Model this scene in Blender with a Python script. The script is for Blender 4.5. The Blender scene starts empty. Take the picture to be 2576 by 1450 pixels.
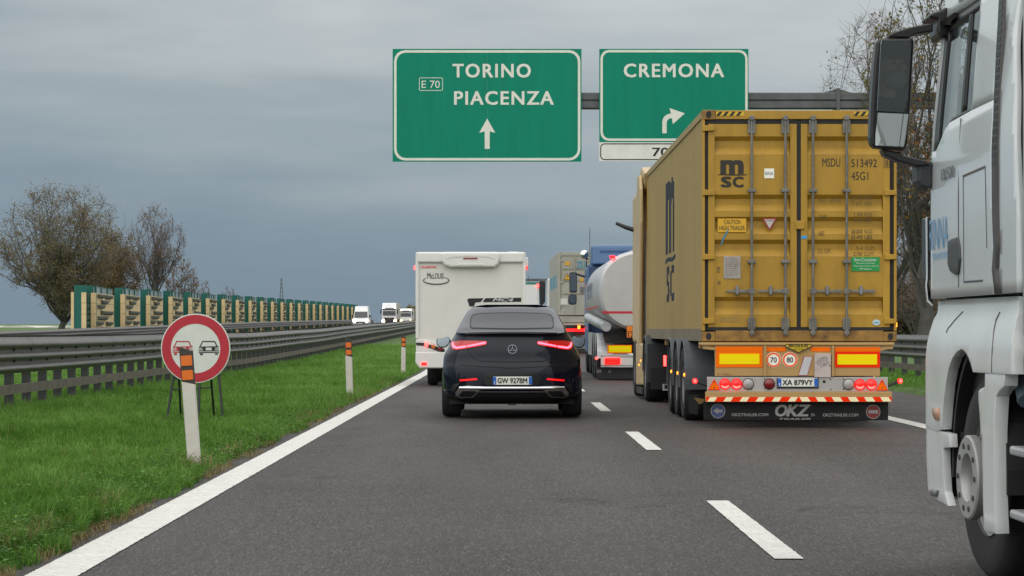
import bpy, bmesh, math, random
import numpy as np
from mathutils import Vector, Matrix

# ------------------------------------------------------------------ camera, sky, sun, exposure
SC = bpy.context.scene
COL = SC.collection
CAM_H = 1.22
cd = bpy.data.cameras.new('camera'); cam = bpy.data.objects.new('camera', cd); COL.objects.link(cam)
cam.location = (0, 0, CAM_H); cam.rotation_euler = (math.radians(90), 0, 0)
cd.sensor_width = 36; cd.lens = 6260 / 2576 * 36
cd.shift_x = 17 / 2576; cd.shift_y = 105 / 2576
cd.clip_start = 0.1; cd.clip_end = 9000
SC.camera = cam
SC.render.resolution_x = 1024; SC.render.resolution_y = 576
SC.view_settings.view_transform = 'Standard'
try: SC.view_settings.look = 'None'
except Exception: pass
SC.view_settings.exposure = 0.0; SC.view_settings.gamma = 1
SC.view_settings.use_curve_mapping = False
SC.cycles.use_denoising = True
SC.cycles.max_bounces = 6

SUN_EL, SUN_AZ = math.radians(38), math.radians(212)     # azimuth from +Y towards +X: behind the camera, a little left
world = bpy.data.worlds.new('World'); SC.world = world; world.use_nodes = True
def build_world():
    nt = world.node_tree; N = nt.nodes; L = nt.links; N.clear()
    out = N.new('ShaderNodeOutputWorld'); bg = N.new('ShaderNodeBackground'); bg.inputs['Strength'].default_value = 0.1
    sky = N.new('ShaderNodeTexSky'); sky.sky_type = 'NISHITA'; sky.sun_disc = False
    sky.sun_elevation = SUN_EL; sky.sun_rotation = SUN_AZ
    sky.air_density = 1.5; sky.dust_density = 2
    tc = N.new('ShaderNodeTexCoord'); sep = N.new('ShaderNodeSeparateXYZ'); L.new(tc.outputs['Generated'], sep.inputs[0])
    def math_(op, a, b=None, clamp=False):
        m = N.new('ShaderNodeMath'); m.operation = op; m.use_clamp = clamp
        for i, q in enumerate((a, b)):
            if q is None: continue
            if isinstance(q, (int, float)): m.inputs[i].default_value = q
            else: L.new(q, m.inputs[i])
        return m.outputs[0]
    # stretched cloud streaks
    mp = N.new('ShaderNodeMapping'); mp.inputs['Scale'].default_value = (3.2, 3.2, 26); mp.inputs['Rotation'].default_value = (0, math.radians(-4), 0)
    L.new(tc.outputs['Generated'], mp.inputs[0])
    n1 = N.new('ShaderNodeTexNoise'); n1.inputs['Scale'].default_value = 1.0; n1.inputs['Detail'].default_value = 5; n1.inputs['Roughness'].default_value = .5; n1.inputs['Distortion'].default_value = .5
    L.new(mp.outputs[0], n1.inputs['Vector'])
    mp2 = N.new('ShaderNodeMapping'); mp2.inputs['Scale'].default_value = (7, 7, 36); mp2.inputs['Location'].default_value = (3.1, 1.7, .4); L.new(tc.outputs['Generated'], mp2.inputs[0])
    n2 = N.new('ShaderNodeTexNoise'); n2.inputs['Scale'].default_value = 1.6; n2.inputs['Detail'].default_value = 6; L.new(mp2.outputs[0], n2.inputs['Vector'])
    # elevation, warped by the cloud noise
    e = math_('ADD', sep.outputs['Z'], math_('MULTIPLY', math_('SUBTRACT', n1.outputs[0], .5), .10))
    e = math_('ADD', e, math_('MULTIPLY', math_('SUBTRACT', n2.outputs[0], .5), .075))
    e = math_('ADD', e, math_('MULTIPLY', sep.outputs['X'], .11))
    r = N.new('ShaderNodeValToRGB'); L.new(e, r.inputs[0])
    el = r.color_ramp.elements
    stops = [(0.0, (.205, .28, .35)), (.02, (.22, .298, .368)), (.05, (.27, .345, .405)), (.085, (.345, .41, .45)), (.12, (.46, .51, .54)), (.2, (.70, .73, .75)), (.4, (1.05, 1.07, 1.08)), (.8, (1.4, 1.41, 1.41))]
    el[0].position = stops[0][0]; el[0].color = (*stops[0][1], 1); el[1].position = stops[-1][0]; el[1].color = (*stops[-1][1], 1)
    for p, c in stops[1:-1]:
        k = el.new(p); k.color = (*c, 1)
    sc10 = N.new('ShaderNodeVectorMath'); sc10.operation = 'SCALE'; sc10.inputs['Scale'].default_value = 10
    L.new(r.outputs[0], sc10.inputs[0])
    mix = N.new('ShaderNodeMix'); mix.data_type = 'RGBA'; mix.inputs[0].default_value = .95
    L.new(sky.outputs[0], mix.inputs[6]); L.new(sc10.outputs[0], mix.inputs[7])
    L.new(mix.outputs[2], bg.inputs['Color']); L.new(bg.outputs[0], out.inputs[0])
build_world()
sd = bpy.data.lights.new('sun', 'SUN'); sd.energy = 1.2; sd.angle = math.radians(95); sd.color = (1, .97, .93)
sun = bpy.data.objects.new('sun', sd); COL.objects.link(sun)
sdir = Vector((math.sin(SUN_AZ) * math.cos(SUN_EL), math.cos(SUN_AZ) * math.cos(SUN_EL), math.sin(SUN_EL)))
sun.rotation_euler = sdir.to_track_quat('Z', 'Y').to_euler(); sun.location = sdir * 50

# ------------------------------------------------------------------ helpers
def lin(c): c /= 255.0; return c / 12.92 if c <= .04045 else ((c + .055) / 1.055) ** 2.4
def rgb(r, g, b): return (lin(r), lin(g), lin(b))
MATS = {}
def mat(name, col=(.5, .5, .5), rough=.5, metal=0, spec=.5, var=0, vscale=3, dirt=0, dcol=(.09, .075, .06), dscale=2, bump=0, bscale=60, emit=0, ecol=None, coat=0, alpha=1, stretch=None):
    if name in MATS: return MATS[name]
    m = bpy.data.materials.new(name); MATS[name] = m; m.use_nodes = True
    nt = m.node_tree; N = nt.nodes; L = nt.links; p = N['Principled BSDF']
    p.inputs['Base Color'].default_value = (*col, 1); p.inputs['Roughness'].default_value = rough; p.inputs['Metallic'].default_value = metal
    p.inputs['Specular IOR Level'].default_value = spec; p.inputs['Coat Weight'].default_value = coat; p.inputs['Coat Roughness'].default_value = .06
    if emit:
        p.inputs['Emission Color'].default_value = (*(ecol or col), 1); p.inputs['Emission Strength'].default_value = emit
    tc = N.new('ShaderNodeTexCoord')
    vec = tc.outputs['Object']
    if stretch:
        mp = N.new('ShaderNodeMapping'); mp.inputs['Scale'].default_value = stretch; L.new(vec, mp.inputs[0]); vec = mp.outputs[0]
    cur = None
    def noise(s, d=5, r=.6):
        n = N.new('ShaderNodeTexNoise'); n.inputs['Scale'].default_value = s; n.inputs['Detail'].default_value = d; n.inputs['Roughness'].default_value = r; L.new(vec, n.inputs['Vector']); return n.outputs[0]
    if var:
        rp = N.new('ShaderNodeMapRange'); rp.inputs[1].default_value = .3; rp.inputs[2].default_value = .7; rp.inputs[3].default_value = 1 - var; rp.inputs[4].default_value = 1 + var
        L.new(noise(vscale), rp.inputs[0])
        v = N.new('ShaderNodeVectorMath'); v.operation = 'SCALE'; v.inputs[0].default_value = col; L.new(rp.outputs[0], v.inputs['Scale']); cur = v.outputs[0]
    if dirt:
        rp = N.new('ShaderNodeMapRange'); rp.inputs[1].default_value = .45; rp.inputs[2].default_value = .75; rp.inputs[3].default_value = 0; rp.inputs[4].default_value = dirt
        L.new(noise(dscale, 7, .65), rp.inputs[0])
        mx = N.new('ShaderNodeMix'); mx.data_type = 'RGBA'; L.new(rp.outputs[0], mx.inputs[0])
        if cur is None: mx.inputs[6].default_value = (*col, 1)
        else: L.new(cur, mx.inputs[6])
        mx.inputs[7].default_value = (*dcol, 1); cur = mx.outputs[2]
    if cur is not None: L.new(cur, p.inputs['Base Color'])
    if bump:
        b = N.new('ShaderNodeBump'); b.inputs['Strength'].default_value = bump; b.inputs['Distance'].default_value = .01
        L.new(noise(bscale, 4), b.inputs['Height']); L.new(b.outputs[0], p.inputs['Normal'])
    return m
def glass_mat(name, tint=(.6, .65, .65), trans=.5, rough=.03):
    m = bpy.data.materials.new(name); m.use_nodes = True; nt = m.node_tree; N = nt.nodes; L = nt.links; N.clear()
    o = N.new('ShaderNodeOutputMaterial'); g = N.new('ShaderNodeBsdfGlossy'); g.inputs['Roughness'].default_value = rough; g.inputs['Color'].default_value = (.9, .95, .95, 1)
    t = N.new('ShaderNodeBsdfTransparent'); t.inputs[0].default_value = (*tint, 1)
    f = N.new('ShaderNodeFresnel'); f.inputs[0].default_value = 1.5; mx = N.new('ShaderNodeMixShader')
    L.new(f.outputs[0], mx.inputs[0]); L.new(t.outputs[0], mx.inputs[1]); L.new(g.outputs[0], mx.inputs[2]); L.new(mx.outputs[0], o.inputs[0])
    return m

def tag(o, label=None, cat=None, group=None, kind=None):
    if label: o['label'] = label
    if cat: o['category'] = cat
    if group: o['group'] = group
    if kind: o['kind'] = kind
    return o
def empty(name, loc, label, cat, group=None, rz=0):
    o = bpy.data.objects.new(name, None); COL.objects.link(o); o.location = loc; o.rotation_euler = (0, 0, rz); o.empty_display_size = .2
    return tag(o, label, cat, group)
def link(name, me, m, parent=None, smooth=False, bevel=0, solid=0, kind=None, segs=2):
    o = bpy.data.objects.new(name, me); COL.objects.link(o); o.parent = parent
    if m is not None and not me.materials: me.materials.append(m)
    if smooth:
        me.polygons.foreach_set('use_smooth', [True] * len(me.polygons))
        try: me.set_sharp_from_angle(angle=math.radians(40))
        except Exception: pass
    if solid:
        s = o.modifiers.new('solid', 'SOLIDIFY'); s.thickness = abs(solid); s.offset = -1 if solid > 0 else 1
    if bevel:
        b = o.modifiers.new('bevel', 'BEVEL'); b.width = bevel; b.segments = segs; b.limit_method = 'ANGLE'; b.angle_limit = math.radians(40)
    if kind: o['kind'] = kind
    return o
class MB:
    def __init__(s): s.v = []; s.f = []
    def add(s, vs, fs):
        o = len(s.v); s.v += [tuple(v) for v in vs]; s.f += [tuple(i + o for i in f) for f in fs]; return s
    def box(s, x0, x1, y0, y1, z0, z1):
        return s.add([(x0, y0, z0), (x1, y0, z0), (x1, y1, z0), (x0, y1, z0), (x0, y0, z1), (x1, y0, z1), (x1, y1, z1), (x0, y1, z1)],
                     [(0, 3, 2, 1), (4, 5, 6, 7), (0, 1, 5, 4), (1, 2, 6, 5), (2, 3, 7, 6), (3, 0, 4, 7)])
    def prism(s, pts, axis, a, b):
        n = len(pts)
        def P(p, t): return {'y': (p[0], t, p[1]), 'x': (t, p[0], p[1]), 'z': (p[0], p[1], t)}[axis]
        return s.add([P(p, a) for p in pts] + [P(p, b) for p in pts], [tuple(range(n)), tuple(range(2 * n - 1, n - 1, -1))] + [(i, (i + 1) % n, n + (i + 1) % n, n + i) for i in range(n)])
    def tube(s, pts, r, n=8, caps=True):
        pts = [Vector(p) for p in pts]; rs = r if isinstance(r, (list, tuple)) else [r] * len(pts)
        rings = []; prev = None
        for i, p in enumerate(pts):
            d = (pts[min(i + 1, len(pts) - 1)] - pts[max(i - 1, 0)])
            d = d.normalized() if d.length > 1e-9 else Vector((0, 0, 1))
            a = prev - d * prev.dot(d) if prev is not None else (Vector((0, 0, 1)) if abs(d.z) < .9 else Vector((1, 0, 0)))
            a = (a - d * a.dot(d)).normalized(); prev = a; b = d.cross(a)
            rings.append([p + (a * math.cos(2 * math.pi * k / n) + b * math.sin(2 * math.pi * k / n)) * rs[i] for k in range(n)])
        vs = [v for q in rings for v in q]; fs = []
        for i in range(len(pts) - 1):
            for k in range(n): fs.append((i * n + k, i * n + (k + 1) % n, (i + 1) * n + (k + 1) % n, (i + 1) * n + k))
        if caps: fs += [tuple(range(n - 1, -1, -1)), tuple(range((len(pts) - 1) * n, len(pts) * n))]
        return s.add(vs, fs)
    def lathe(s, prof, c, axis='x', n=32, a0=0, a1=2 * math.pi, sx=1):   # prof: (radius, along)
        full = abs(a1 - a0 - 2 * math.pi) < 1e-6; m = n if full else n + 1; vs = []; fs = []
        for (r, t) in prof:
            for k in range(m):
                a = a0 + (a1 - a0) * k / n; u, w = r * math.cos(a), r * math.sin(a)
                vs.append({'x': (c[0] + t, c[1] + u, c[2] + w), 'y': (c[0] + u, c[1] + t, c[2] + w), 'z': (c[0] + u, c[1] + w, c[2] + t)}[axis])
        for i in range(len(prof) - 1):
            for k in range(n):
                k2 = (k + 1) % m
                fs.append((i * m + k, i * m + k2, (i + 1) * m + k2, (i + 1) * m + k))
        return s.add(vs, fs)
    def mesh(s, name, weld=False):
        me = bpy.data.meshes.new(name); bm = bmesh.new()
        vs = [bm.verts.new(v) for v in s.v]
        for f in s.f:
            q = [vs[i] for i in f]
            if len(set(q)) < 3: continue
            try: bm.faces.new(q)
            except ValueError: pass
        if weld: bmesh.ops.remove_doubles(bm, verts=bm.verts, dist=1e-5)
        bmesh.ops.recalc_face_normals(bm, faces=bm.faces)
        bm.to_mesh(me); bm.free(); return me
    def build(s, name, m, parent=None, smooth=False, bevel=0, kind=None, segs=2, weld=False): return link(name, s.mesh(name, weld), m, parent, smooth, bevel, 0, kind, segs)
def rect(x0, x1, z0, z1, r=0, n=4):
    if x0 > x1: x0, x1 = x1, x0
    if z0 > z1: z0, z1 = z1, z0
    if r <= 0: return [(x0, z0), (x1, z0), (x1, z1), (x0, z1)]
    o = []
    for cx, cz, a in ((x1 - r, z0 + r, -90), (x1 - r, z1 - r, 0), (x0 + r, z1 - r, 90), (x0 + r, z0 + r, 180)):
        for k in range(n + 1): t = math.radians(a + 90 * k / n); o.append((cx + r * math.cos(t), cz + r * math.sin(t)))
    return o
def circ(cx, cz, r, n=28, rz=None): return [(cx + r * math.cos(2 * math.pi * k / n), cz + (rz or r) * math.sin(2 * math.pi * k / n)) for k in range(n)]
def plate(name, pts, y, m, parent, th=.004, **k):
    """flat piece facing -Y whose front lies at y"""
    return MB().prism(pts, 'y', y, y + th).build(name, m, parent, **k)
def ring(name, outer, inner, y, m, parent, th=.004):
    n = len(outer); mb = MB(); vs = [(p[0], y, p[1]) for p in outer] + [(p[0], y, p[1]) for p in inner] + [(p[0], y + th, p[1]) for p in outer] + [(p[0], y + th, p[1]) for p in inner]
    fs = []
    for i in range(n):
        j = (i + 1) % n
        fs += [(i, j, n + j, n + i), (2 * n + i, 3 * n + i, 3 * n + j, 2 * n + j), (i, 2 * n + i, 2 * n + j, j), (n + i, n + j, 3 * n + j, 3 * n + i)]
    return mb.add(vs, fs).build(name, m, parent)
_tc = {}
def text_data(s, bold=0, shear=0, space=1):
    key = (s, bold, shear, space)
    if key in _tc: return _tc[key]
    c = bpy.data.curves.new('t', 'FONT'); c.body = s; c.size = 1; c.offset = bold; c.shear = shear; c.space_character = space; c.resolution_u = 3; c.fill_mode = 'FRONT'; c.align_x = 'LEFT'
    o = bpy.data.objects.new('t', c); COL.objects.link(o)
    dg = bpy.context.evaluated_depsgraph_get(); me = bpy.data.meshes.new_from_object(o.evaluated_get(dg))
    vs = np.array([v.co[:2] for v in me.vertices]); fs = [tuple(p.vertices) for p in me.polygons]
    bpy.data.objects.remove(o); bpy.data.curves.remove(c); bpy.data.meshes.remove(me)
    mn = vs.min(0); mx = vs.max(0); vs = (vs - mn) / (mx - mn)
    _tc[key] = (vs, fs, (mx - mn)); return _tc[key]
def text(s, x0, x1, z0, z1, y, m, parent, bold=0.01, fn=None, name='lettering', shear=0, space=1):
    """flat lettering facing -Y in the rectangle given; fn(u, v) replaces the placing"""
    vs, fs, sz = text_data(s, 0, shear, space)
    if bold > .012:      # heavier strokes: the glyphs printed again with small shifts, each layer a hair above the last
        bx, bz = bold * .8 / sz[0], bold * .5 / sz[1]; n = len(vs); V = []; F = []
        for i, (ox, oz) in enumerate(((0, 0), (-bx, -bz), (bx, bz), (-bx, bz), (bx, -bz))):
            V.append(np.clip(vs, 0, 1) * [1 - 2 * bx, 1 - 2 * bz] + [bx + ox, bz + oz]); F += [tuple(q + i * n for q in f) for f in fs]
        vs = np.concatenate(V); fs = F; lay = n
    else: lay = len(vs)
    if fn is None:
        if z0 > z1: z0, z1 = z1, z0
        fn = lambda u, v: (x0 + (x1 - x0) * u, y, z0 + (z1 - z0) * v)
    me = bpy.data.meshes.new(name); P = [Vector(fn(*p)) for p in vs]
    nrm = (Vector(fn(1, 0)) - Vector(fn(0, 0))).cross(Vector(fn(0, 1)) - Vector(fn(0, 0))).normalized()
    me.from_pydata([p + nrm * (.0004 * (i // lay)) for i, p in enumerate(P)], [], fs); me.update()
    return link(name, me, m, parent)
def patch(poly, fn, du=.08, dv=.08, name='patch'):
    """polygon in (u, v), cut into a fine grid and laid on the surface fn(u, v)"""
    bm = bmesh.new(); bm.faces.new([bm.verts.new((p[0], p[1], 0)) for p in poly])
    us = [p[0] for p in poly]; vs = [p[1] for p in poly]
    for (lo, hi, st, ax) in ((min(us), max(us), du, 0), (min(vs), max(vs), dv, 1)):
        n = int((hi - lo) / st)
        for k in range(1, n + 1):
            t = lo + (hi - lo) * k / (n + 1); co = [0, 0, 0]; co[ax] = t; no = [0, 0, 0]; no[ax] = 1
            bmesh.ops.bisect_plane(bm, geom=bm.verts[:] + bm.edges[:] + bm.faces[:], plane_co=co, plane_no=no)
    bmesh.ops.triangulate(bm, faces=[f for f in bm.faces if len(f.verts) > 4])
    for v in bm.verts: v.co = Vector(fn(v.co.x, v.co.y))
    me = bpy.data.meshes.new(name); bm.to_mesh(me); bm.free(); return me
def pchip(tab):
    xs = np.array([t[0] for t in tab], float); ys = np.array([t[1] for t in tab], float); h = np.diff(xs); d = np.diff(ys) / h
    m = np.zeros(len(xs)); m[0] = d[0]; m[-1] = d[-1]
    for i in range(1, len(xs) - 1): m[i] = 0 if d[i - 1] * d[i] <= 0 else 2 * d[i - 1] * d[i] / (d[i - 1] + d[i])
    def f(x):
        x = min(max(x, xs[0]), xs[-1]); i = min(int(np.searchsorted(xs, x, 'right')) - 1, len(xs) - 2); t = (x - xs[i]) / h[i]
        return float((2 * t ** 3 - 3 * t ** 2 + 1) * ys[i] + (t ** 3 - 2 * t ** 2 + t) * h[i] * m[i] + (-2 * t ** 3 + 3 * t ** 2) * ys[i + 1] + (t ** 3 - t ** 2) * h[i] * m[i + 1])
    return f
def gz(y):      # the motorway climbs gently from about 70 m on
    q = max(0.0, y - 70) / 330.0
    return 3.0 * (1 - math.exp(-q ** 1.2))
def gslope(y): return (gz(y + 2) - gz(y - 2)) / 4
def wheel(parent, x_out, y, r, w, side, rim_mat, tyre_mat, n=28, hub=True):
    """wheel with its axle along x; side -1: outer face towards -x"""
    s = side
    p = [(r * .60, 0), (r * .64, .0), (r * .72, .012 * -1), (r * .93, 0.006 * -1), (r * .985, .03), (r, .05), (r, w - .05), (r * .97, w - .01), (r * .6, w)]
    t = MB().lathe([(a, -s * b) for a, b in p], (x_out, y, r), 'x', n).build('tyre', tyre_mat, parent, smooth=True)
    q = [(0.001, .05), (r * .18, .05), (r * .2, .09), (r * .45, .10), (r * .52, .03), (r * .61, .005), (r * .63, .03), (r * .6, w * .6), (0.001, w * .6)]
    MB().lathe([(a, -s * b) for a, b in q], (x_out, y, r), 'x', n).build('rim', rim_mat, t, smooth=True)
    return t
def copy_tree(o, parent=None):
    c = o.copy(); COL.objects.link(c); c.parent = parent
    for ch in [k for k in bpy.data.objects if k.parent == o]: copy_tree(ch, c)
    return c

# ------------------------------------------------------------------ shared materials
M_RUB = mat('rubber', (.018, .018, .019), .85, bump=.2, bscale=80)
M_BLK = mat('black_plastic', (.014, .014, .015), .5, var=.2)
M_DRK = mat('dark_chassis', (.02, .019, .018), .7, var=.3, dirt=.5, dcol=(.06, .05, .04))
M_STEEL = mat('dull_steel', (.30, .30, .30), .45, .7, var=.2, dirt=.5)
M_ALU = mat('aluminium', (.55, .56, .57), .4, .6, var=.15, dirt=.3)
M_WHITE = mat('white_paint', (.72, .72, .70), .35, var=.03, coat=.3)
M_CREAM = mat('cream_panel', (.66, .65, .60), .4, var=.04, dirt=.12)
M_PLATE = mat('plate_white', (.82, .82, .72), .4, dirt=.15)
M_PBLUE = mat('plate_blue', (.01, .12, .50), .4)
M_TXT = mat('print_black', (.012, .012, .014), .6)
M_TXTW = mat('print_white', (.72, .72, .70), .6)
M_RYEL = mat('reflector_yellow', (1.0, .78, .0), .6, spec=.15)
M_RORG = mat('reflector_orange', (1.0, .17, .0), .6, spec=.15)
M_RRED = mat('reflector_red', (.95, .03, .0), .6, spec=.15)
M_RWHT = mat('reflector_white', (.95, .92, .80), .35)
M_LRED = mat('lamp_red_lit', (.6, .004, .004), .3, emit=7.0, ecol=(1, .004, .004))
M_LHOT = mat('lamp_red_core', (1, .1, .1), .3, emit=8, ecol=(1, .035, .03))
M_LDRK = mat('lamp_red_dark', (.20, .008, .008), .15, coat=.5)
M_LORG = mat('lamp_orange_lit', (1, .3, .02), .3, emit=3, ecol=(1, .32, .02))
M_LCLR = mat('lamp_clear', (.38, .37, .35), .2, coat=.5)
M_HEAD = mat('headlight_lit', (1, 1, .95), .3, emit=10, ecol=(1, .97, .86))
M_HEADW = mat('headlight_warm', (1, .8, .5), .3, emit=9, ecol=(1, .78, .42))
M_DGLASS = mat('dark_window', (.012, .014, .016), .06, spec=.7)
M_CHROME = mat('chrome', (.75, .76, .78), .1, 1)

# ------------------------------------------------------------------ ground, road, markings
def asphalt(name, base, seed):
    m = bpy.data.materials.new(name); m.use_nodes = True; nt = m.node_tree; N = nt.nodes; L = nt.links; p = N['Principled BSDF']
    tc = N.new('ShaderNodeTexCoord')
    def noise(s, d, off=0, vec=None, r=.6):
        n = N.new('ShaderNodeTexNoise'); n.inputs['Scale'].default_value = s; n.inputs['Detail'].default_value = d; n.inputs['Roughness'].default_value = r
        if vec is None:
            mp = N.new('ShaderNodeMapping'); mp.inputs['Location'].default_value = (off + seed, off, 0); L.new(tc.outputs['Object'], mp.inputs[0]); vec = mp.outputs[0]
        L.new(vec, n.inputs['Vector']); return n.outputs[0]
    def rng(sock, a, b, c, d):
        q = N.new('ShaderNodeMapRange'); q.inputs[1].default_value = a; q.inputs[2].default_value = b; q.inputs[3].default_value = c; q.inputs[4].default_value = d; L.new(sock, q.inputs[0]); return q.outputs[0]
    def mul(a, b):
        q = N.new('ShaderNodeMath'); q.operation = 'MULTIPLY'; L.new(a, q.inputs[0]); L.new(b, q.inputs[1]); return q.outputs[0]
    mp = N.new('ShaderNodeMapping'); mp.inputs['Scale'].default_value = (1, .16, 1); L.new(tc.outputs['Object'], mp.inputs[0])
    big = rng(noise(.9, 4, vec=mp.outputs[0]), .3, .7, .90, 1.10)       # long wear streaks
    mid = rng(noise(1.3, 3, 5), .3, .7, .93, 1.07)
    ms = N.new('ShaderNodeMapping'); ms.inputs['Scale'].default_value = (1, .11, 1); L.new(tc.outputs['Object'], ms.inputs[0])     # texture drawn out along the direction of travel
    fine = rng(noise(110, 2, vec=ms.outputs[0], r=.8), .3, .7, .15, 1.85)
    fine2 = rng(noise(34, 2, vec=ms.outputs[0], r=.7), .3, .7, .75, 1.25)
    f = mul(mul(big, mid), mul(fine, fine2))
    # pale stones in the surface
    vo = N.new('ShaderNodeTexVoronoi'); vo.inputs['Scale'].default_value = 150; L.new(ms.outputs[0], vo.inputs['Vector'])
    sepc = N.new('ShaderNodeSeparateColor'); L.new(vo.outputs['Color'], sepc.inputs[0])
    st = rng(sepc.outputs[0], .80, .95, 0, .35)
    # wheel tracks along the lanes, and a few thin cracks
    sx = N.new('ShaderNodeSeparateXYZ'); L.new(tc.outputs['Object'], sx.inputs[0])
    def m2(op, a, b=None):
        q = N.new('ShaderNodeMath'); q.operation = op
        for i, z in enumerate((a, b)):
            if z is None: continue
            if isinstance(z, (int, float)): q.inputs[i].default_value = z
            else: L.new(z, q.inputs[i])
        return q.outputs[0]
    wob = m2('MULTIPLY', m2('SUBTRACT', noise(.12, 2, 40), .5), .8)
    tr_ = m2('COSINE', m2('MULTIPLY', m2('ADD', m2('ADD', sx.outputs['X'], wob), .37 - .94), 2 * math.pi / 1.88))
    f = m2('MULTIPLY', f, m2('ADD', m2('MULTIPLY', tr_, .13), 1.0))
    cw = N.new('ShaderNodeTexNoise'); cw.inputs['Scale'].default_value = 1.4; cw.inputs['Detail'].default_value = 5; L.new(tc.outputs['Object'], cw.inputs['Vector'])
    cm = N.new('ShaderNodeMapping'); cm.inputs['Scale'].default_value = (1, .35, 1); L.new(tc.outputs['Object'], cm.inputs[0])
    ca = N.new('ShaderNodeVectorMath'); ca.operation = 'SCALE'; ca.inputs['Scale'].default_value = .9; L.new(cw.outputs['Color'], ca.inputs[0])
    cb = N.new('ShaderNodeVectorMath'); cb.operation = 'ADD'; L.new(cm.outputs[0], cb.inputs[0]); L.new(ca.outputs[0], cb.inputs[1])
    cv = N.new('ShaderNodeTexVoronoi'); cv.feature = 'DISTANCE_TO_EDGE'; cv.inputs['Scale'].default_value = .62; L.new(cb.outputs[0], cv.inputs['Vector'])
    crack = m2('MULTIPLY', rng(cv.outputs['Distance'], .0, .024, 1, 0), rng(noise(.35, 3, 70), .53, .60, 0, 1))
    f = m2('MULTIPLY', f, m2('SUBTRACT', 1.0, m2('MULTIPLY', crack, .75)))
    f = m2('MULTIPLY', f, rng(noise(.28, 4, 90), .56, .66, 1.0, .80))        # darker repair and oil patches
    v = N.new('ShaderNodeVectorMath'); v.operation = 'SCALE'; v.inputs[0].default_value = base; L.new(f, v.inputs['Scale'])
    mx = N.new('ShaderNodeMix'); mx.data_type = 'RGBA'; L.new(st, mx.inputs[0]); L.new(v.outputs[0], mx.inputs[6]); mx.inputs[7].default_value = (.20, .185, .165, 1)
    L.new(mx.outputs[2], p.inputs['Base Color']); p.inputs['Specular IOR Level'].default_value = .35
    L.new(rng(noise(.9, 2, vec=mp.outputs[0]), .3, .7, .6, .75), p.inputs['Roughness'])
    b = N.new('ShaderNodeBump'); b.inputs['Strength'].default_value = .6; b.inputs['Distance'].default_value = .006; L.new(fine, b.inputs['Height']); L.new(b.outputs[0], p.inputs['Normal'])
    return m
def sheet(name, xs, ys, zoff, m, parent=None, kind='structure', jit=None):
    vs = []; fs = []; nx = len(xs)
    for j, y in enumerate(ys):
        for i, x in enumerate(xs):
            zo = zoff(x) if callable(zoff) else zoff
            xx = x + (jit(i, y) if jit else 0)
            vs.append((xx, y, gz(y) + zo))
    for j in range(len(ys) - 1):
        for i in range(nx - 1): fs.append((j * nx + i, j * nx + i + 1, (j + 1) * nx + i + 1, (j + 1) * nx + i))
    me = bpy.data.meshes.new(name); me.from_pydata(vs, [], fs); me.update()
    return link(name, me, m, parent, smooth=True, kind=kind if parent is None else None)
YS = [-60, -20, 0, 10] + [10 + 4 * k for k in range(1, 30)] + [140, 160, 180, 200, 225, 250, 280, 310, 350, 400, 460, 520, 600, 700, 850, 1100, 1500, 2200, 3500, 6000]
def verge(x):
    if x < -300 or x > 300: return .05
    for a, b, z in ((-22.4, -13.0, -.06), (-2.52, 7.75, -.06)):
        if a <= x <= b: return z
    if -2.95 < x < -2.52: return -.06 + .11 * (-2.52 - x) / .43
    return .05
M_GND = mat('meadow', (.055, .12, .014), .9, var=.35, vscale=1.5, dirt=.5, dcol=(.045, .075, .014), dscale=.7)
XS = [-4000, -1500, -500, -200, -100, -60, -40, -30, -24, -22.5, -22.4, -13.0, -12.9, -10, -7, -5, -3.5, -2.95, -2.73, -2.52, 0, 4, 7.7, 7.75, 7.85, 9, 10, 14, 20, 40, 80, 160, 400, 1500, 4000]
sheet('ground', XS, YS, verge, M_GND)
M_ASP = asphalt('asphalt', (.041, .0342, .0305), 0)
YR = [y for y in YS if y <= 1100]
rnd = random.Random(4)
road = sheet('road', [-2.56, 0, 3, 7.75], YR, -.004, M_ASP)
tag(road, 'dark grey asphalt carriageway with white lane lines')
road2 = sheet('opposite_road', [-22.3, -18, -13.1], YR, -.004, asphalt('asphalt_far', (.075, .072, .068), 31))
tag(road2, 'asphalt carriageway of the oncoming traffic')
def paint_mat():
    m = mat('road_paint', (.62, .605, .555), .6, var=.10, vscale=5, bump=.4, bscale=70)
    nt = m.node_tree; N = nt.nodes; L = nt.links; p = N['Principled BSDF']
    tc = N.new('ShaderNodeTexCoord'); n = N.new('ShaderNodeTexNoise'); n.inputs['Scale'].default_value = 26; n.inputs['Detail'].default_value = 6; n.inputs['Roughness'].default_value = .75; L.new(tc.outputs['Object'], n.inputs['Vector'])
    q = N.new('ShaderNodeMapRange'); q.inputs[1].default_value = .53; q.inputs[2].default_value = .68; q.inputs[3].default_value = 0; q.inputs[4].default_value = .75; L.new(n.outputs[0], q.inputs[0])
    mx = N.new('ShaderNodeMix'); mx.data_type = 'RGBA'; L.new(q.outputs[0], mx.inputs[0])
    L.new(p.inputs['Base Color'].links[0].from_socket, mx.inputs[6]); mx.inputs[7].default_value = (.10, .095, .09, 1); L.new(mx.outputs[2], p.inputs['Base Color'])
    return m
M_LINE = paint_mat()
def stripe(name, x, w, y0, y1, parent, step=.035, rough=.003, seed=1):
    r = random.Random(seed); ys = []; y = y0
    while y < y1: ys.append(y); y += step * max(1, (y / 14) ** 2)
    ys.append(y1); vs = []; fs = []
    for y in ys:
        vs += [(x - w / 2 + r.uniform(-rough, rough), y, gz(y) + .002), (x + w / 2 + r.uniform(-rough, rough), y, gz(y) + .002)]
    for i in range(len(ys) - 1): fs.append((2 * i, 2 * i + 1, 2 * i + 3, 2 * i + 2))
    me = bpy.data.meshes.new(name); me.from_pydata(vs, [], fs); me.update(); return link(name, me, M_LINE, parent)
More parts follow.
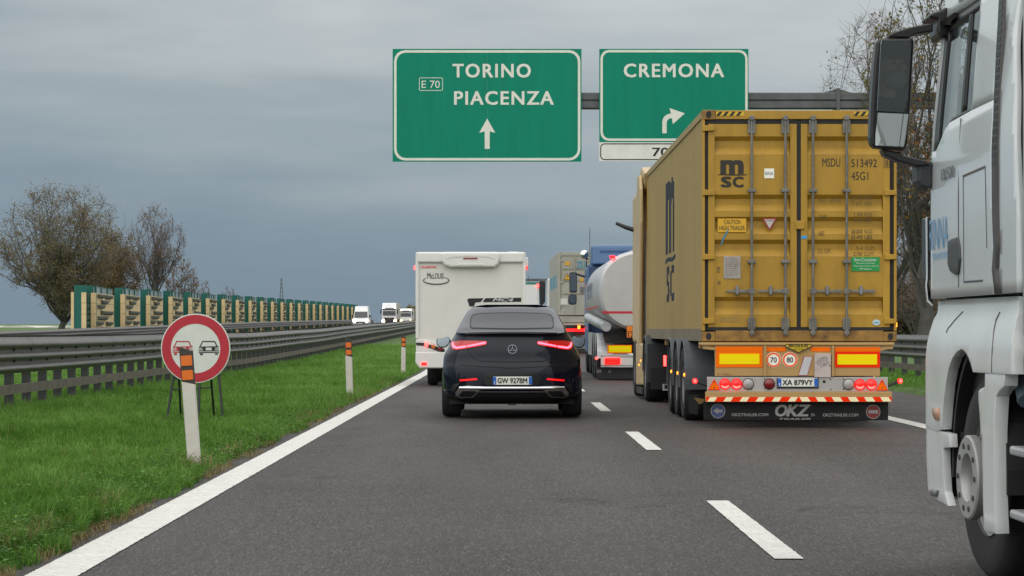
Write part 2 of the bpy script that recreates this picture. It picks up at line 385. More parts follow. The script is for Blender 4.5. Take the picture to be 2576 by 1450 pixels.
stripe('edge_line', -2.25, .262, 2, 700, road, seed=2)
stripe('edge_line', 5.30, .24, 2, 700, road, seed=3)
for k in range(0, 30):
    stripe('lane_dash', 1.512, .158, 13.25 + 12 * k, 17.75 + 12 * k, road, seed=10 + k, rough=.003)
stripe('edge_line', -13.45, .2, 40, 700, road2, seed=5); stripe('edge_line', -21.5, .2, 40, 700, road2, seed=6)
for k in range(0, 25): stripe('lane_dash', -17.5, .15, 100 + 12 * k, 104.5 + 12 * k, road2, seed=60 + k)

# ------------------------------------------------------------------ guard rails
M_GALV = mat('galvanised', (.135, .13, .122), .5, .35, var=.2, vscale=4, dirt=.6, dcol=(.055, .05, .045), dscale=6)
M_GPOST = mat('galvanised_post', (.075, .078, .075), .6, .3, var=.3, vscale=5, dirt=.5)
M_RUSTB = mat('weathered_rail', (.15, .13, .105), .65, .2, var=.25, vscale=3, dirt=.5, dcol=(.07, .055, .04))
def beam_mesh(L, side):
    """three-wave beam, 0..L along y; its waves bulge towards side*x; z from 0 (bottom) to .54"""
    prof = [(0, 0), (.0, .02), (.09, .05), (.10, .07), (.09, .095), (.02, .125), (-.008, .16), (-.008, .20), (.09, .225), (.10, .245), (.09, .27), (.02, .30), (-.008, .335), (-.008, .37), (.09, .40), (.10, .42), (.09, .45), (.03, .49), (0, .54)]
    mb = MB(); n = len(prof); vs = []
    for y in (0, L):
        for (d, z) in prof: vs.append((side * d, y, z))
    fs = [(i, i + 1, n + i + 1, n + i) for i in range(n - 1)]
    me = bpy.data.meshes.new('beam'); me.from_pydata(vs, [], fs); me.materials.append(M_GALV)
    me.polygons.foreach_set('use_smooth', [True] * len(me.polygons)); me.update(); return me
def guard_rail(name, label, x, y0, y1, side, post_step, top=1.12, seglen=4.0, both=False, far=False, wob=0):
    g = empty(name, (x, y0, gz(y0)), label, 'guard rail')
    r = random.Random(int(abs(x) * 10))
    def put(o, lx, y, z, tilt=True):
        o.parent = g; o.location = (lx, y - y0, gz(y) - gz(y0) + z)
        if tilt: o.rotation_euler = (math.atan(gslope(y + seglen / 2)), 0, 0)
    bm_ = beam_mesh(seglen + .12, side); bb = beam_mesh(seglen + .12, -side)
    lm = MB().box(-.01, .03, 0, seglen + .02, 0, .14).mesh('lower_rail'); lm.materials.append(M_RUSTB)
    bolt = MB().lathe([(.001, -.02), (.03, -.02), (.034, 0)], (0, 0, 0), 'x', 8).mesh('bolt'); bolt.materials.append(M_GPOST)
    y = y0; k = 0; zs = {}
    def wz(yy): return wob * (math.sin(yy * .11) + .6 * math.sin(yy * .23 + 1))
    while y < y1:
        o = bpy.data.objects.new('beam', bm_); COL.objects.link(o); put(o, side * (.004 * (k % 2)), y, top - .54 + wz(y)); o.rotation_euler.x = math.atan(gslope(y + seglen / 2) + (wz(y + seglen) - wz(y)) / seglen)
        if both:
            o = bpy.data.objects.new('beam', bb); COL.objects.link(o); put(o, -side * (.50 + .004 * (k % 2)), y, top - .53)
        if not far:
            o = bpy.data.objects.new('lower_rail', lm); COL.objects.link(o); put(o, side * .02, y, .27)
        y += seglen; k += 1
    pm = MB().prism([(-.055, -.07), (.055, -.07), (.055, -.05), (-.035, -.05), (-.035, .05), (.055, .05), (.055, .07), (-.055, .07)], 'z', -.3, top - .03)
    pm = pm.mesh('post'); pm.materials.append(M_GPOST)
    pb = MB().box(-.06, .06, -.07, .07, -.3, top - .06).mesh('post'); pb.materials.append(M_GPOST)
    bt = MB().box(-.018, .018, -.02, .02, -.025, .025).mesh('bolt'); bt.materials.append(M_GPOST)
    y = y0 + .3
    while y < min(y1, 88) and not far:
        for zz in (.18, .35): o = bpy.data.objects.new('bolt', bt); COL.objects.link(o); put(o, side * .004, y, top - .54 + zz, False)
        y += post_step
    y = y0 + .3
    while y < y1:
        o = bpy.data.objects.new('post', pb); COL.objects.link(o); put(o, -side * .075, y, 0, False)
        y += post_step
    return g
GL = guard_rail('median_guard_rail', 'grey steel guard rail with three-wave beam along the grassy median', -7.3, 26, 262, 1, 1.335, 1.12, 4.0, both=True, wob=.01)
GR = guard_rail('roadside_guard_rail', 'grey steel guard rail on the grass verge right of the yellow container', 9.6, 44, 150, -1, 2.0, 1.10)
GF = guard_rail('far_guard_rail', 'thin guard rail beyond the oncoming lanes below the noise barrier', -22.45, 95, 420, 1, 4.0, .92, 8.0, far=True)

# ------------------------------------------------------------------ grass
def grass_mat(name, c1, c2, c3):
    m = bpy.data.materials.new(name); m.use_nodes = True; nt = m.node_tree; N = nt.nodes; L = nt.links; p = N['Principled BSDF']
    a = N.new('ShaderNodeAttribute'); a.attribute_name = 'tone'
    r = N.new('ShaderNodeValToRGB'); el = r.color_ramp.elements; el[0].color = (*c1, 1); el[1].color = (*c3, 1); k = el.new(.5); k.color = (*c2, 1)
    L.new(a.outputs['Fac'], r.inputs[0]); L.new(r.outputs[0], p.inputs['Base Color']); p.inputs['Roughness'].default_value = .5
    p.inputs['Specular IOR Level'].default_value = .14
    tr = N.new('ShaderNodeBsdfTranslucent'); L.new(r.outputs[0], tr.inputs[0]); mx = N.new('ShaderNodeMixShader'); mx.inputs[0].default_value = .3
    L.new(p.outputs[0], mx.inputs[1]); L.new(tr.outputs[0], mx.inputs[2]); L.new(mx.outputs[0], N['Material Output'].inputs[0])
    return m
def blades(name, label, P, hgt, wid, tone, m, lean=.5, seed=1):
    """P: n x 3 roots; every blade a bent, tapered strip of five vertices"""
    g = np.random.default_rng(seed); n = len(P); a = g.uniform(0, 2 * np.pi, n); b = 4 * np.pi * field(P[:, 0], P[:, 1], .3, 17) + g.normal(0, .9, n); le = g.uniform(.1, lean, n) * hgt
    wx, wy = np.cos(a) * wid / 2, np.sin(a) * wid / 2; lx, ly = np.cos(b) * le, np.sin(b) * le
    V = np.zeros((n, 5, 3)); V[:, 0] = P; V[:, 1] = P; V[:, 0, 0] -= wx; V[:, 0, 1] -= wy; V[:, 1, 0] += wx; V[:, 1, 1] += wy
    mid = P + np.stack([lx * .35, ly * .35, hgt * .6], 1); V[:, 2] = mid; V[:, 3] = mid; V[:, 2, 0] += wx * .8; V[:, 2, 1] += wy * .8; V[:, 3, 0] -= wx * .8; V[:, 3, 1] -= wy * .8
    V[:, 4] = P + np.stack([lx, ly, hgt * (1 - .25 * (le / hgt))], 1)
    me = bpy.data.meshes.new(name); me.vertices.add(n * 5); me.vertices.foreach_set('co', V.reshape(-1))
    q = np.arange(n)[:, None] * 5; loops = np.concatenate([q + np.array([[0, 1, 2, 3]]), q + np.array([[3, 2, 4]])], 1).reshape(-1)
    me.loops.add(n * 7); me.loops.foreach_set('vertex_index', loops.astype(np.int32))
    me.polygons.add(n * 2); st = (np.arange(n)[:, None] * 7 + np.array([[0, 4]])).reshape(-1); me.polygons.foreach_set('loop_start', st.astype(np.int32))
    at = me.attributes.new('tone', 'FLOAT', 'POINT'); at.data.foreach_set('value', np.repeat(tone, 5).astype(np.float32))
    me.update(calc_edges=True); me.validate()
    o = link(name, me, m); tag(o, label, 'grass', kind='stuff'); return o
def field(x, y, s, seed):
    """smooth value noise for tufts and patches"""
    g = np.random.default_rng(seed).uniform(0, 1, (64, 64)); u, v = x / s, y / s; i, j = np.floor(u).astype(int), np.floor(v).astype(int); fu, fv = u - i, v - j; fu = fu * fu * (3 - 2 * fu); fv = fv * fv * (3 - 2 * fv)
    G = lambda a, b: g[a % 64, b % 64]
    return (G(i, j) * (1 - fu) + G(i + 1, j) * fu) * (1 - fv) + (G(i, j + 1) * (1 - fu) + G(i + 1, j + 1) * fu) * fv
GZ = np.vectorize(gz)
M_GRASS = grass_mat('grass_blades', (.026, .074, .008), (.088, .205, .022), (.20, .35, .08))
def sow(name, label, n, xr, yr, x_edge, hmin, hmax, wid0, seed, pw=1.6):
    g = np.random.default_rng(seed); u = g.uniform(0, 1, n); y0, y1 = yr
    y = (y0 ** (1 - pw) + u * (y1 ** (1 - pw) - y0 ** (1 - pw))) ** (1 / (1 - pw)); x = g.uniform(xr[0], xr[1], n)
    if x_edge is not None:          # ragged border towards the asphalt
        e = x_edge - .12 * field(x * 0, y, .35, 7) - .08 * field(x * 0, y, .09, 8) - .10 * field(x * 0, y, 1.7, 9); k = x < e; x, y = x[k], y[k]
    # only what the picture can show
    k = (x / y > -.23) ; x, y = x[k], y[k]
    t1 = field(x, y, .45, 3); t2 = field(x, y, .12, 4); t3 = field(x, y, 1.9, 5)
    t6 = field(x, y, .2, 16); h = hmin + (hmax - hmin) * (.08 + 1.1 * t1 ** 1.5 * (.25 + .75 * t2) + .35 * t6 ** 3) * g.uniform(.5, 1.2, len(x))
    w = wid0 * (1 + .028 * y) * g.uniform(.7, 1.4, len(x))
    t4 = field(x, y, .22, 15); tone = np.clip(-.02 + .40 * t3 + .30 * t4 + .30 * (h - hmin) / (hmax - hmin) + .004 * (y - 12) + g.normal(0, .19, len(x)), 0, 1)  # tall and far blades painted lighter: bright tips, shade between tufts
    P = np.stack([x, y, GZ(y) + .045 - np.clip((x + 2.95) / .43, 0, 1) * .06 * (x > -2.95)], 1) if x_edge is not None else np.stack([x, y, GZ(y) + .04], 1)
    return blades(name, label, P, h, w, tone, M_GRASS, .9, seed)
sow('median_grass', 'lush green grass growing on the median left of the road', 520000, (-8.6, -2.38), (11.5, 130), -2.36, .035, .20, .0032, 11)
sow('median_grass', 'bright green grass seen between the guard rail posts', 45000, (-13, -8.6), (38, 110), None, .04, .12, .005, 14)
sow('verge_grass', 'green grass on the verge behind the yellow container trailer', 30000, (7.8, 12), (40, 110), None, .08, .25, .006, 12)
def dry_grass():
    g = np.random.default_rng(33); n = 16000; y = (11.5 ** -.8 + g.uniform(0, 1, n) * (60 ** -.8 - 11.5 ** -.8)) ** (1 / -.8); x = np.where(g.uniform(0, 1, n) < .5, -2.42 - np.abs(g.normal(0, .16, n)), g.uniform(-7, -2.5, n))
    k = (x / y > -.22) & ((field(x, y, .8, 41) > .55) | (x > -2.62) & (field(x, y, .5, 42) > .62)); x, y = x[k], y[k]
    P = np.stack([x, y, GZ(y) + .03 - .04 * (x > -2.6)], 1); h = g.uniform(.04, .17, len(x)) * np.where(x > -2.6, .5, 1)
    blades('dry_grass', 'dry straw-coloured blades scattered in the median grass', P, h, .0034 * (1 + .025 * y), g.uniform(0, 1, len(x)), grass_mat('straw', (.14, .10, .04), (.24, .19, .08), (.36, .31, .16)), 1.3, 34)
dry_grass()
# broad-leaved weeds and clover between the blades
def weeds(n, seed):
    g = np.random.default_rng(seed); vs = []; fs = []; tones = []
    for _ in range(n):
        u = g.uniform(); y = (11.8 ** -.6 + u * (42 ** -.6 - 11.8 ** -.6)) ** (1 / -.6); x = -2.50 - abs(g.normal(0, .45)) if g.uniform() < .85 else g.uniform(-5, -2.7)
        if x / y < -.22: continue
        k = g.integers(6, 15); rad = g.uniform(.05, .13); t = g.uniform(.0, .7)
        for _k in range(k):
            a = g.uniform(0, 6.28); r = rad * math.sqrt(g.uniform()); h = g.uniform(.0, .11) * min(1, (-2.38 - x) / .3); L_ = g.uniform(.012, .034); wv = L_ * g.uniform(.3, .5); dx, dy = math.cos(a), math.sin(a)
            bx, by, bz = x + r * dx, y + r * dy, gz(y) + .04 + h; up = g.uniform(-.3, .5) * L_
            o = len(vs); vs += [(bx, by, bz), (bx + dx * L_ / 2 - dy * wv, by + dy * L_ / 2 + dx * wv, bz + up * .7), (bx + dx * L_, by + dy * L_, bz + up), (bx + dx * L_ / 2 + dy * wv, by + dy * L_ / 2 - dx * wv, bz + up * .7)]
            fs.append((o, o + 1, o + 2, o + 3)); tones += [t + g.uniform(-.1, .15)] * 4
    me = bpy.data.meshes.new('clover'); me.from_pydata(vs, [], fs); at = me.attributes.new('tone', 'FLOAT', 'POINT'); at.data.foreach_set('value', np.array(tones, np.float32)); me.update()
    tag(link('clover', me, M_GRASS), 'dark green clover and broad-leaved weeds in the median grass', 'weeds', kind='stuff')
weeds(1300, 21)
def leaf_litter():
    g = np.random.default_rng(5); vs = []; fs = []
    for _ in range(420):
        y = g.uniform(12, 45); x = -2.47 - abs(g.normal(0, .07)); L_ = g.uniform(.012, .035); a = g.uniform(0, 6.28); dx, dy = math.cos(a) * L_, math.sin(a) * L_; z = gz(y) + .012 + g.uniform(0, .02); o = len(vs)
        vs += [(x - dx, y - dy, z), (x - dy * .5, y + dx * .5, z + .006), (x + dx, y + dy, z + g.uniform(0, .015)), (x + dy * .5, y - dx * .5, z)]; fs.append((o, o + 1, o + 2, o + 3))
    me = bpy.data.meshes.new('litter'); me.from_pydata(vs, [], fs); me.update()
    tag(link('leaf_litter', me, mat('litter', (.11, .055, .025), .8, var=.4, vscale=8)), 'small brown dead leaves along the asphalt edge', 'leaf litter', kind='stuff')
leaf_litter()

# ------------------------------------------------------------------ noise barrier beyond the oncoming lanes
M_CONC = mat('yellow_concrete', (.68, .53, .29), .85, var=.14, vscale=1.2, dirt=.25, dcol=(.56, .36, .2), dscale=.6)
M_FIN = mat('green_steel', (.0, .105, .082), .5, var=.1)
M_PLANT = mat('dark_green_planter', (.10, .115, .085), .8, var=.35, vscale=2, stretch=(1, 1, 1))
M_ACR = mat('frosted_acrylic', (.30, .33, .34), .25, var=.08)
def noise_barrier():
    S, XW, Y0, NM = 10.58, -23.0, 138.0, 24
    nb = empty('noise_barrier', (XW, Y0, gz(Y0)), 'long yellow concrete noise barrier with green fins and dark planters', 'noise barrier')
    g = random.Random(3)
    fin = MB().box(-.33, .33, -.07, .07, -1, 3.72).mesh('fin'); fin.materials.append(M_FIN)
    ex = Vector((-.62, S - .1, 0)); ln = ex.length; ey = ex.normalized(); nx = Vector((ey.y, -ey.x, 0))    # along the panel, and outwards to the road
    def Q(a, d, z): p = Vector((.33, -.32, 0)) + ey * a + nx * d; return (p.x, p.y, z)
    def slab(a0, a1, d0, d1, z0, z1): 
        mb = MB(); mb.add([Q(a0, d0, z0), Q(a1, d0, z0), Q(a1, d1, z0), Q(a0, d1, z0), Q(a0, d0, z1), Q(a1, d0, z1), Q(a1, d1, z1), Q(a0, d1, z1)], [(0, 3, 2, 1), (4, 5, 6, 7), (0, 1, 5, 4), (1, 2, 6, 5), (2, 3, 7, 6), (3, 0, 4, 7)]); return mb
    panels = []
    for z0, z1 in ((-1.0, .62), (.64, 1.91), (1.93, 2.60), (2.62, 3.26)):
        me = slab(0, ln, -.26, 0, z0, z1).mesh('wall_panel'); me.materials.append(M_CONC); panels.append(me)
    acr = slab(.1, ln, -.12, -.09, 3.26, 3.66).mesh('acrylic_panel'); acr.materials.append(M_ACR)
    rail = slab(.0, ln, -.14, -.07, 3.66, 3.70).mesh('top_rail'); rail.materials.append(M_FIN)
    mini = [slab(a, a + .22, -.08, -.03, 3.262, 3.66).mesh('mini_post') for a in (3.6, 7.0)]
    for q in mini: q.materials.append(M_FIN)
    def planter(a, z, w): 
        mb = MB(); d = .19; pr = [(0, .0), (d * .8, .05), (d, .16), (d * .96, .24), (0, .25)]; n = len(pr)
        vs = []
        for k, (t, s) in enumerate(((0, .75), (.1, 1), (.9, 1), (1, .75))):
            for (dd, zz) in pr: vs.append(Q(a + w * t, dd * s, z + .03 + (zz - .03) * (.9 + .1 * s)))
        fs = [tuple(range(n)), tuple(range(4 * n - 1, 3 * n - 1, -1))]
        for k in range(3): fs += [(k * n + i, k * n + (i + 1) % n, (k + 1) * n + (i + 1) % n, (k + 1) * n + i) for i in range(n)]
        return mb.add(vs, fs)
    lay = [(2.95, ((.9, 3.1), (5.0, 3.6))), (2.58, ((2.9, 3.0),)), (2.28, ((.9, 3.0),)), (1.90, ((2.6, 6.3),)), (1.55, ((.9, 4.9),)), (1.20, ((.6, 2.6), (5.6, 2.9))), (.85, ((2.9, 2.8),)), (.52, ((1.0, 3.1), (4.9, 3.4))), (.12, ((2.7, 3.0), (6.4, 2.6)))]
    pm = [planter(a, z, w) for z, row in lay for (a, w) in row]
    pme = []
    for q in pm: me = q.mesh('planter'); me.materials.append(M_PLANT); pme.append(me)
    rest = MB()
    for k in range(-1, NM):
        half = k == -1
        y = k * S if not half else -.31 * S; z = gz(Y0 + y) - gz(Y0)
        if k > 17: y += 0
        def put(me, name):
            o = bpy.data.objects.new(name, me); COL.objects.link(o); o.parent = nb; o.location = (0, y, z); o.scale = (1, .3 if half and name != 'fin' else 1, .872)
            return o
        put(fin, 'fin'); ps = [put(q, 'wall_panel') for q in panels]; put(acr, 'acrylic_panel'); put(rail, 'top_rail')
        for q in mini: put(q, 'mini_post')
        if k < 19:
            for q in pme: put(q, 'planter')
        else:
            for q in pm: rest.add([(v[0], v[1] + y, v[2] * .872 + z) for v in q.v], q.f)
    q = MB().box(-.49, -.335, -.32 * S - .02, -.32 * S + 3, -1, 2.84).build('end_panel', M_CONC, nb)
    rest.build('planters', M_PLANT, nb, kind='stuff')
    # second stretch of barrier farther on, seen beside the oncoming lorry
    nb2 = empty('noise_barrier', (-24.2, 436, gz(436)), 'short far end of the noise barrier just left of the oncoming white lorry', 'noise barrier')
    o = bpy.data.objects.new('fin', fin); COL.objects.link(o); o.parent = nb2; o.scale = (1.4, 1, 1.05)
    nb2.location.z -= 1.5
    for q, nm in [(x, 'wall_panel') for x in panels] + [(acr, 'acrylic_panel')] + [(x, 'planter') for x in pme]:
        o = bpy.data.objects.new(nm, q); COL.objects.link(o); o.parent = nb2; o.location = (.3, 0, 0)
noise_barrier()

# ------------------------------------------------------------------ trees
M_BARK = mat('bark', (.075, .07, .06), .9, var=.3, vscale=3, bump=.4, bscale=20)
M_TWIG = mat('twig', (.095, .08, .068), .9, var=.2)
M_TWIGR = mat('twig_reddish', (.15, .115, .105), .9, var=.2)
def leaf_mat(name, c1, c2, c3): return grass_mat(name, c1, c2, c3)
M_LEAF_OAK = leaf_mat('leaf_oak', (.14, .125, .055), (.20, .168, .07), (.25, .17, .075))
M_LEAF_BRN = leaf_mat('leaf_brown', (.11, .08, .04), (.17, .12, .055), (.22, .14, .07))
M_LEAF_OLV = leaf_mat('leaf_olive', (.12, .115, .03), (.21, .18, .05), (.32, .14, .05))
def tree(name, label, loc, h, rx, seed, crown_lo=.18, trunk_r=.3, fork=.2, limbs=9, n2=9, n3=8, n4=0, leaves=0, leaf=.14, lmat=None, cx=0, twig=.014, twmat=None, up=.55, squash=1.0, group=None, cat='tree', jit=.5, box=2.0, elo=-.25):
    """trunk > limbs > branches > twigs reaching for points inside an egg-shaped crown"""
    g = np.random.default_rng(seed); t = empty(name, loc, label, cat, group)
    cz = h * (crown_lo + (1 - crown_lo) / 2); rz = h * (1 - crown_lo) / 2; ry = rx
    C = np.array([cx, 0, cz]); R = np.array([rx, ry, rz])
    def inside(p, lim=1.0):
        q = (p - C) / R; l = (np.abs(q) ** box).sum() ** (1 / box)
        return p if l <= lim else C + q / l * lim * R
    def poly(a, b, n, bend, sag):
        ts = np.linspace(0, 1, n); d = b - a; L_ = np.linalg.norm(d); off = g.normal(0, bend * L_, 3)
        out = []
        for q in ts: p = a + d * q + off * math.sin(math.pi * q) + np.array([0, 0, sag * L_ * math.sin(math.pi * q)]); out.append(p + (g.normal(0, .02 * L_, 3) if 0 < q < 1 else 0))
        return out
    wood = MB(); tw = MB()
    top = np.array([cx * .3, 0, h * (fork + .28)]); base = np.array([0., 0, -.3])
    tr = poly(base, top, 7, .02, 0); wood.tube(tr, [trunk_r * (1.25 if i == 0 else 1 - .11 * i) for i in range(7)], 9)
    ends = []
    for i in range(limbs):
        a = i * 2.399963 + g.uniform(-.25, .25) + seed; e = elo + (.99 - elo) * (i + g.uniform(.2, .8)) / limbs; q = math.sqrt(max(0, 1 - e * e))
        tgt = inside(C + R * np.array([math.cos(a) * q, math.sin(a) * q, e]) * g.uniform(.78, .95))
        s = tr[int(np.clip((2 if e > -.1 else 1) + g.integers(0, 5), 1, 6 if e > 0 else 3))]
        pl = poly(s, tgt, 7, .06, -.05 if e > .3 else .05); r0 = trunk_r * g.uniform(.22, .38)
        wood.tube(pl, [r0 * (1 - .135 * k) for k in range(7)], 6)
        for j in range(n2):
            k = min(6, 1 + int((j + g.uniform(0, 1)) / n2 * 5.6)); s2 = pl[k]; L2 = np.linalg.norm(tgt - s) * g.uniform(.25, .5)
            dr = g.normal(0, 1, 3); dr[2] = abs(dr[2]) * .7 + up; dr /= np.linalg.norm(dr); dm = (tgt - s) / (np.linalg.norm(tgt - s) + 1e-6); dr = dr * (1 - .35) + dm * .35
            t2 = inside(s2 + dr * L2 * squash, .99); p2 = poly(s2, t2, 5, .07, .0); r2 = r0 * .28 * (1.2 - .1 * k)
            wood.tube(p2, [max(r2 * (1 - .2 * q), twig) for q in range(5)], 4, False)
            for m_ in range(n3):
                s3 = p2[min(4, 1 + int(m_ / n3 * 4))]; L3 = np.linalg.norm(t2 - s2) * g.uniform(.3, .65); dr = g.normal(0, 1, 3); dr[2] = dr[2] * .6 + up; dr /= np.linalg.norm(dr)
                t3 = inside(s3 + dr * L3, 1.06); p3 = poly(s3, t3, 3, .08, 0); tw.tube(p3, [twig, twig * .8, twig * .45], 3, False); ends.append((s3, t3))
                for _ in range(n4):
                    q = g.uniform(.25, .95); s4 = p3[0] * (1 - q) + p3[2] * q; dr = g.normal(0, 1, 3); dr[2] = dr[2] * .6 + up; dr /= np.linalg.norm(dr)
                    t4 = s4 + dr * L3 * g.uniform(.3, .6); tw.tube([s4, t4], [twig * .6, twig * .35], 3, False); ends.append((s4, t4))
    tk = wood.build('trunk', M_BARK, t, smooth=True)
    tag(tw.build('twigs', twmat or M_TWIG, t), kind='stuff')
    if leaves:
        E = np.array(ends); idx = g.integers(0, len(E), leaves); f = g.uniform(.3, 1.05, leaves)[:, None]
        P = E[idx, 0] * (1 - f) + E[idx, 1] * f + g.normal(0, leaf * jit, (leaves, 3))
        n = leaves; A = g.normal(0, 1, (n, 3)); A /= np.linalg.norm(A, axis=1)[:, None]; B = np.cross(A, g.normal(0, 1, (n, 3))); B /= np.linalg.norm(B, axis=1)[:, None]
        s = (leaf * g.uniform(.5, 1.2, n))[:, None]
        V = np.stack([P - A * s * .5, P + B * s * .3, P + A * s * .5, P - B * s * .3], 1).reshape(-1, 3)
        me = bpy.data.meshes.new('crown'); me.from_pydata(V.tolist(), [], (np.arange(n)[:, None] * 4 + np.arange(4)[None]).tolist())
        tone = np.clip(field(P[:, 0] + 50, P[:, 2] + P[:, 1] + 50, h * .13, seed) + g.normal(0, .22, n), 0, 1)
        at = me.attributes.new('tone', 'FLOAT', 'POINT'); at.data.foreach_set('value', np.repeat(tone, 4).astype(np.float32)); me.update()
        tag(link('crown', me, lmat, t), kind='stuff')
    return t
def at(px, py, d): return ((px - 1271) * d / 6260, CAM_H + (830 - py) * d / 6260)
def tree_at(name, label, px, top, d, wpx, seed, **k):
    X, Z = at(px, top, d); z0 = gz(d); return tree(name, label, (X, d, z0), Z - z0, wpx / 2 * d / 6260, seed, **k)
tree_at('oak_tree', 'broad leafy oak left of the noise barrier, largest tree on the left', 158, 470, 165, 345, 5, crown_lo=.02, trunk_r=.30, fork=-.02, limbs=30, n2=9, n3=7, n4=2, box=2.1, elo=-.38, leaves=30000, leaf=.12, jit=1.3, lmat=M_LEAF_OAK, twig=.016, up=.5)
tree_at('brown_tree', 'brown-leaved bushy tree behind the barrier between two taller trees', 288, 590, 190, 140, 6, crown_lo=.0, trunk_r=.18, fork=.1, limbs=10, n2=8, n3=8, n4=2, leaves=18000, leaf=.15, jit=1.6, lmat=M_LEAF_BRN, twig=.02)
tree_at('bare_tree', 'tall bare tree with reddish twigs rising behind the noise barrier', 388, 525, 200, 160, 7, crown_lo=.22, trunk_r=.25, fork=.3, limbs=12, n2=9, n3=8, n4=2, leaves=1500, leaf=.14, jit=1.2, lmat=M_LEAF_BRN, twig=.017, twmat=M_TWIGR, up=1.2)
tree_at('low_tree', 'low bare tree just right of the tall bare tree behind the barrier', 455, 640, 215, 85, 8, crown_lo=.05, trunk_r=.14, fork=.15, limbs=8, n2=7, n3=6, n4=1, leaves=700, leaf=.2, lmat=M_LEAF_BRN, twig=.02, twmat=M_TWIGR, up=.8)
tree_at('low_tree', 'small bare treetop farthest right of the bare trees above the barrier', 502, 688, 225, 55, 9, crown_lo=.05, trunk_r=.12, fork=.15, limbs=7, n2=6, n3=6, n4=1, leaves=300, leaf=.2, lmat=M_LEAF_BRN, twig=.02, twmat=M_TWIGR, up=.8)
tree_at('distant_tree', 'tiny thin treetop poking over the middle of the noise barrier', 578, 716, 330, 50, 10, crown_lo=.1, trunk_r=.15, limbs=7, n2=5, n3=5, twig=.03, twmat=M_TWIGR, up=.8)
tree_at('distant_tree', 'small far tree between oncoming lorries and the white motorhome', 1040, 772, 620, 60, 12, crown_lo=.1, trunk_r=.2, limbs=8, n2=6, n3=6, leaves=1500, leaf=.6, lmat=M_LEAF_OAK, twig=.05)
tree_at('distant_tree', 'small far tree behind the oncoming white lorry', 1004, 776, 640, 40, 13, crown_lo=.1, trunk_r=.2, limbs=8, n2=6, n3=6, leaves=900, leaf=.6, lmat=M_LEAF_OAK, twig=.05)
# right-hand trees
tree_at('ash_tree', 'tall half-bare tree with olive leaves behind the white lorry cab', 2330, -140, 72, 300, 31, crown_lo=.12, trunk_r=.26, fork=.12, limbs=15, n2=9, n3=8, n4=2, leaves=4500, leaf=.13, lmat=M_LEAF_OLV, twig=.009, up=.9)
tree_at('ash_tree', 'bare reddish-twigged tree between container top and white lorry mirror', 2215, 40, 80, 330, 32, crown_lo=.15, trunk_r=.2, fork=.18, limbs=14, n2=10, n3=9, n4=3, leaves=900, leaf=.12, lmat=M_LEAF_BRN, twig=.008, twmat=M_TWIGR, up=.8)
tree_at('thicket_tree', 'brown leafless thicket above the right guard rail', 2300, 430, 92, 300, 33, crown_lo=.0, trunk_r=.12, fork=.05, limbs=11, n2=7, n3=7, n4=2, leaves=1200, leaf=.12, lmat=M_LEAF_BRN, twig=.009, twmat=M_TWIGR, up=.4)
tree_at('thicket_tree', 'lowest brown thicket directly behind the right guard rail beams', 2290, 690, 110, 420, 34, crown_lo=.0, trunk_r=.1, fork=.03, limbs=18, n2=9, n3=9, n4=2, leaves=9000, leaf=.15, lmat=M_LEAF_BRN, twig=.014, up=.3)
tree_at('thicket_tree', 'farthest dark thicket to the right of the container, low on the horizon', 2400, 600, 135, 420, 35, crown_lo=.0, trunk_r=.1, fork=.03, limbs=16, n2=9, n3=8, n4=1, leaves=9000, leaf=.22, lmat=M_LEAF_BRN, twig=.02, up=.3)

# pale greenhouse roofs low on the left, lattice mast
def greenhouse():
    g_ = empty('greenhouse', (-58, 300, gz(300) - .75), 'long pale greenhouse low behind the big oak on the left', 'greenhouse')
    m = mat('greenhouse_film', (.62, .60, .55), .5, var=.2, vscale=.5, dirt=.4, dcol=(.25, .23, .2), dscale=.8)
    for k in range(7):
        x0 = -22 + 6 * k; pts = [(x0, -1)] + [(x0 + 3 - 3 * math.cos(math.pi * q / 8), .5 + .55 * math.sin(math.pi * q / 8)) for q in range(9)] + [(x0 + 6, -1)]
        MB().prism(pts, 'y', 0, 30).build('span', m, g_, smooth=False)
greenhouse()
def mast():
    X, Z = at(708, 700, 900); g_ = empty('lattice_mast', (X, 900, gz(900)), 'thin grey lattice mast against the sky above the noise barrier', 'mast'); m = mat('mast_steel', (.14, .16, .18), .6, .3)
    H = Z - gz(900); wd = lambda z: .12 + max(0, min(1, (H - z) / 9)) * .55 + max(0, (H - 9 - z)) * .02
    mb = MB(); lv = [H * k / 12 for k in range(13)]
    for sx in (-1, 1):
        for sy in (-1, 1): mb.tube([(sx * wd(z), sy * wd(z), z) for z in lv], .09, 4)
    mb.build('legs', m, g_)
    for a, b in zip(lv, lv[1:]):
        q = MB()
        for sy in (-1, 1): q.tube([(-wd(a), sy * wd(a), a), (wd(b), sy * wd(b), b)], .05, 3); q.tube([(wd(a), sy * wd(a), a), (-wd(b), sy * wd(b), b)], .05, 3)
        for sx in (-1, 1): q.tube([(sx * wd(a), -wd(a), a), (sx * wd(b), wd(b), b)], .05, 3)
        q.build('brace', m, g_)
mast()

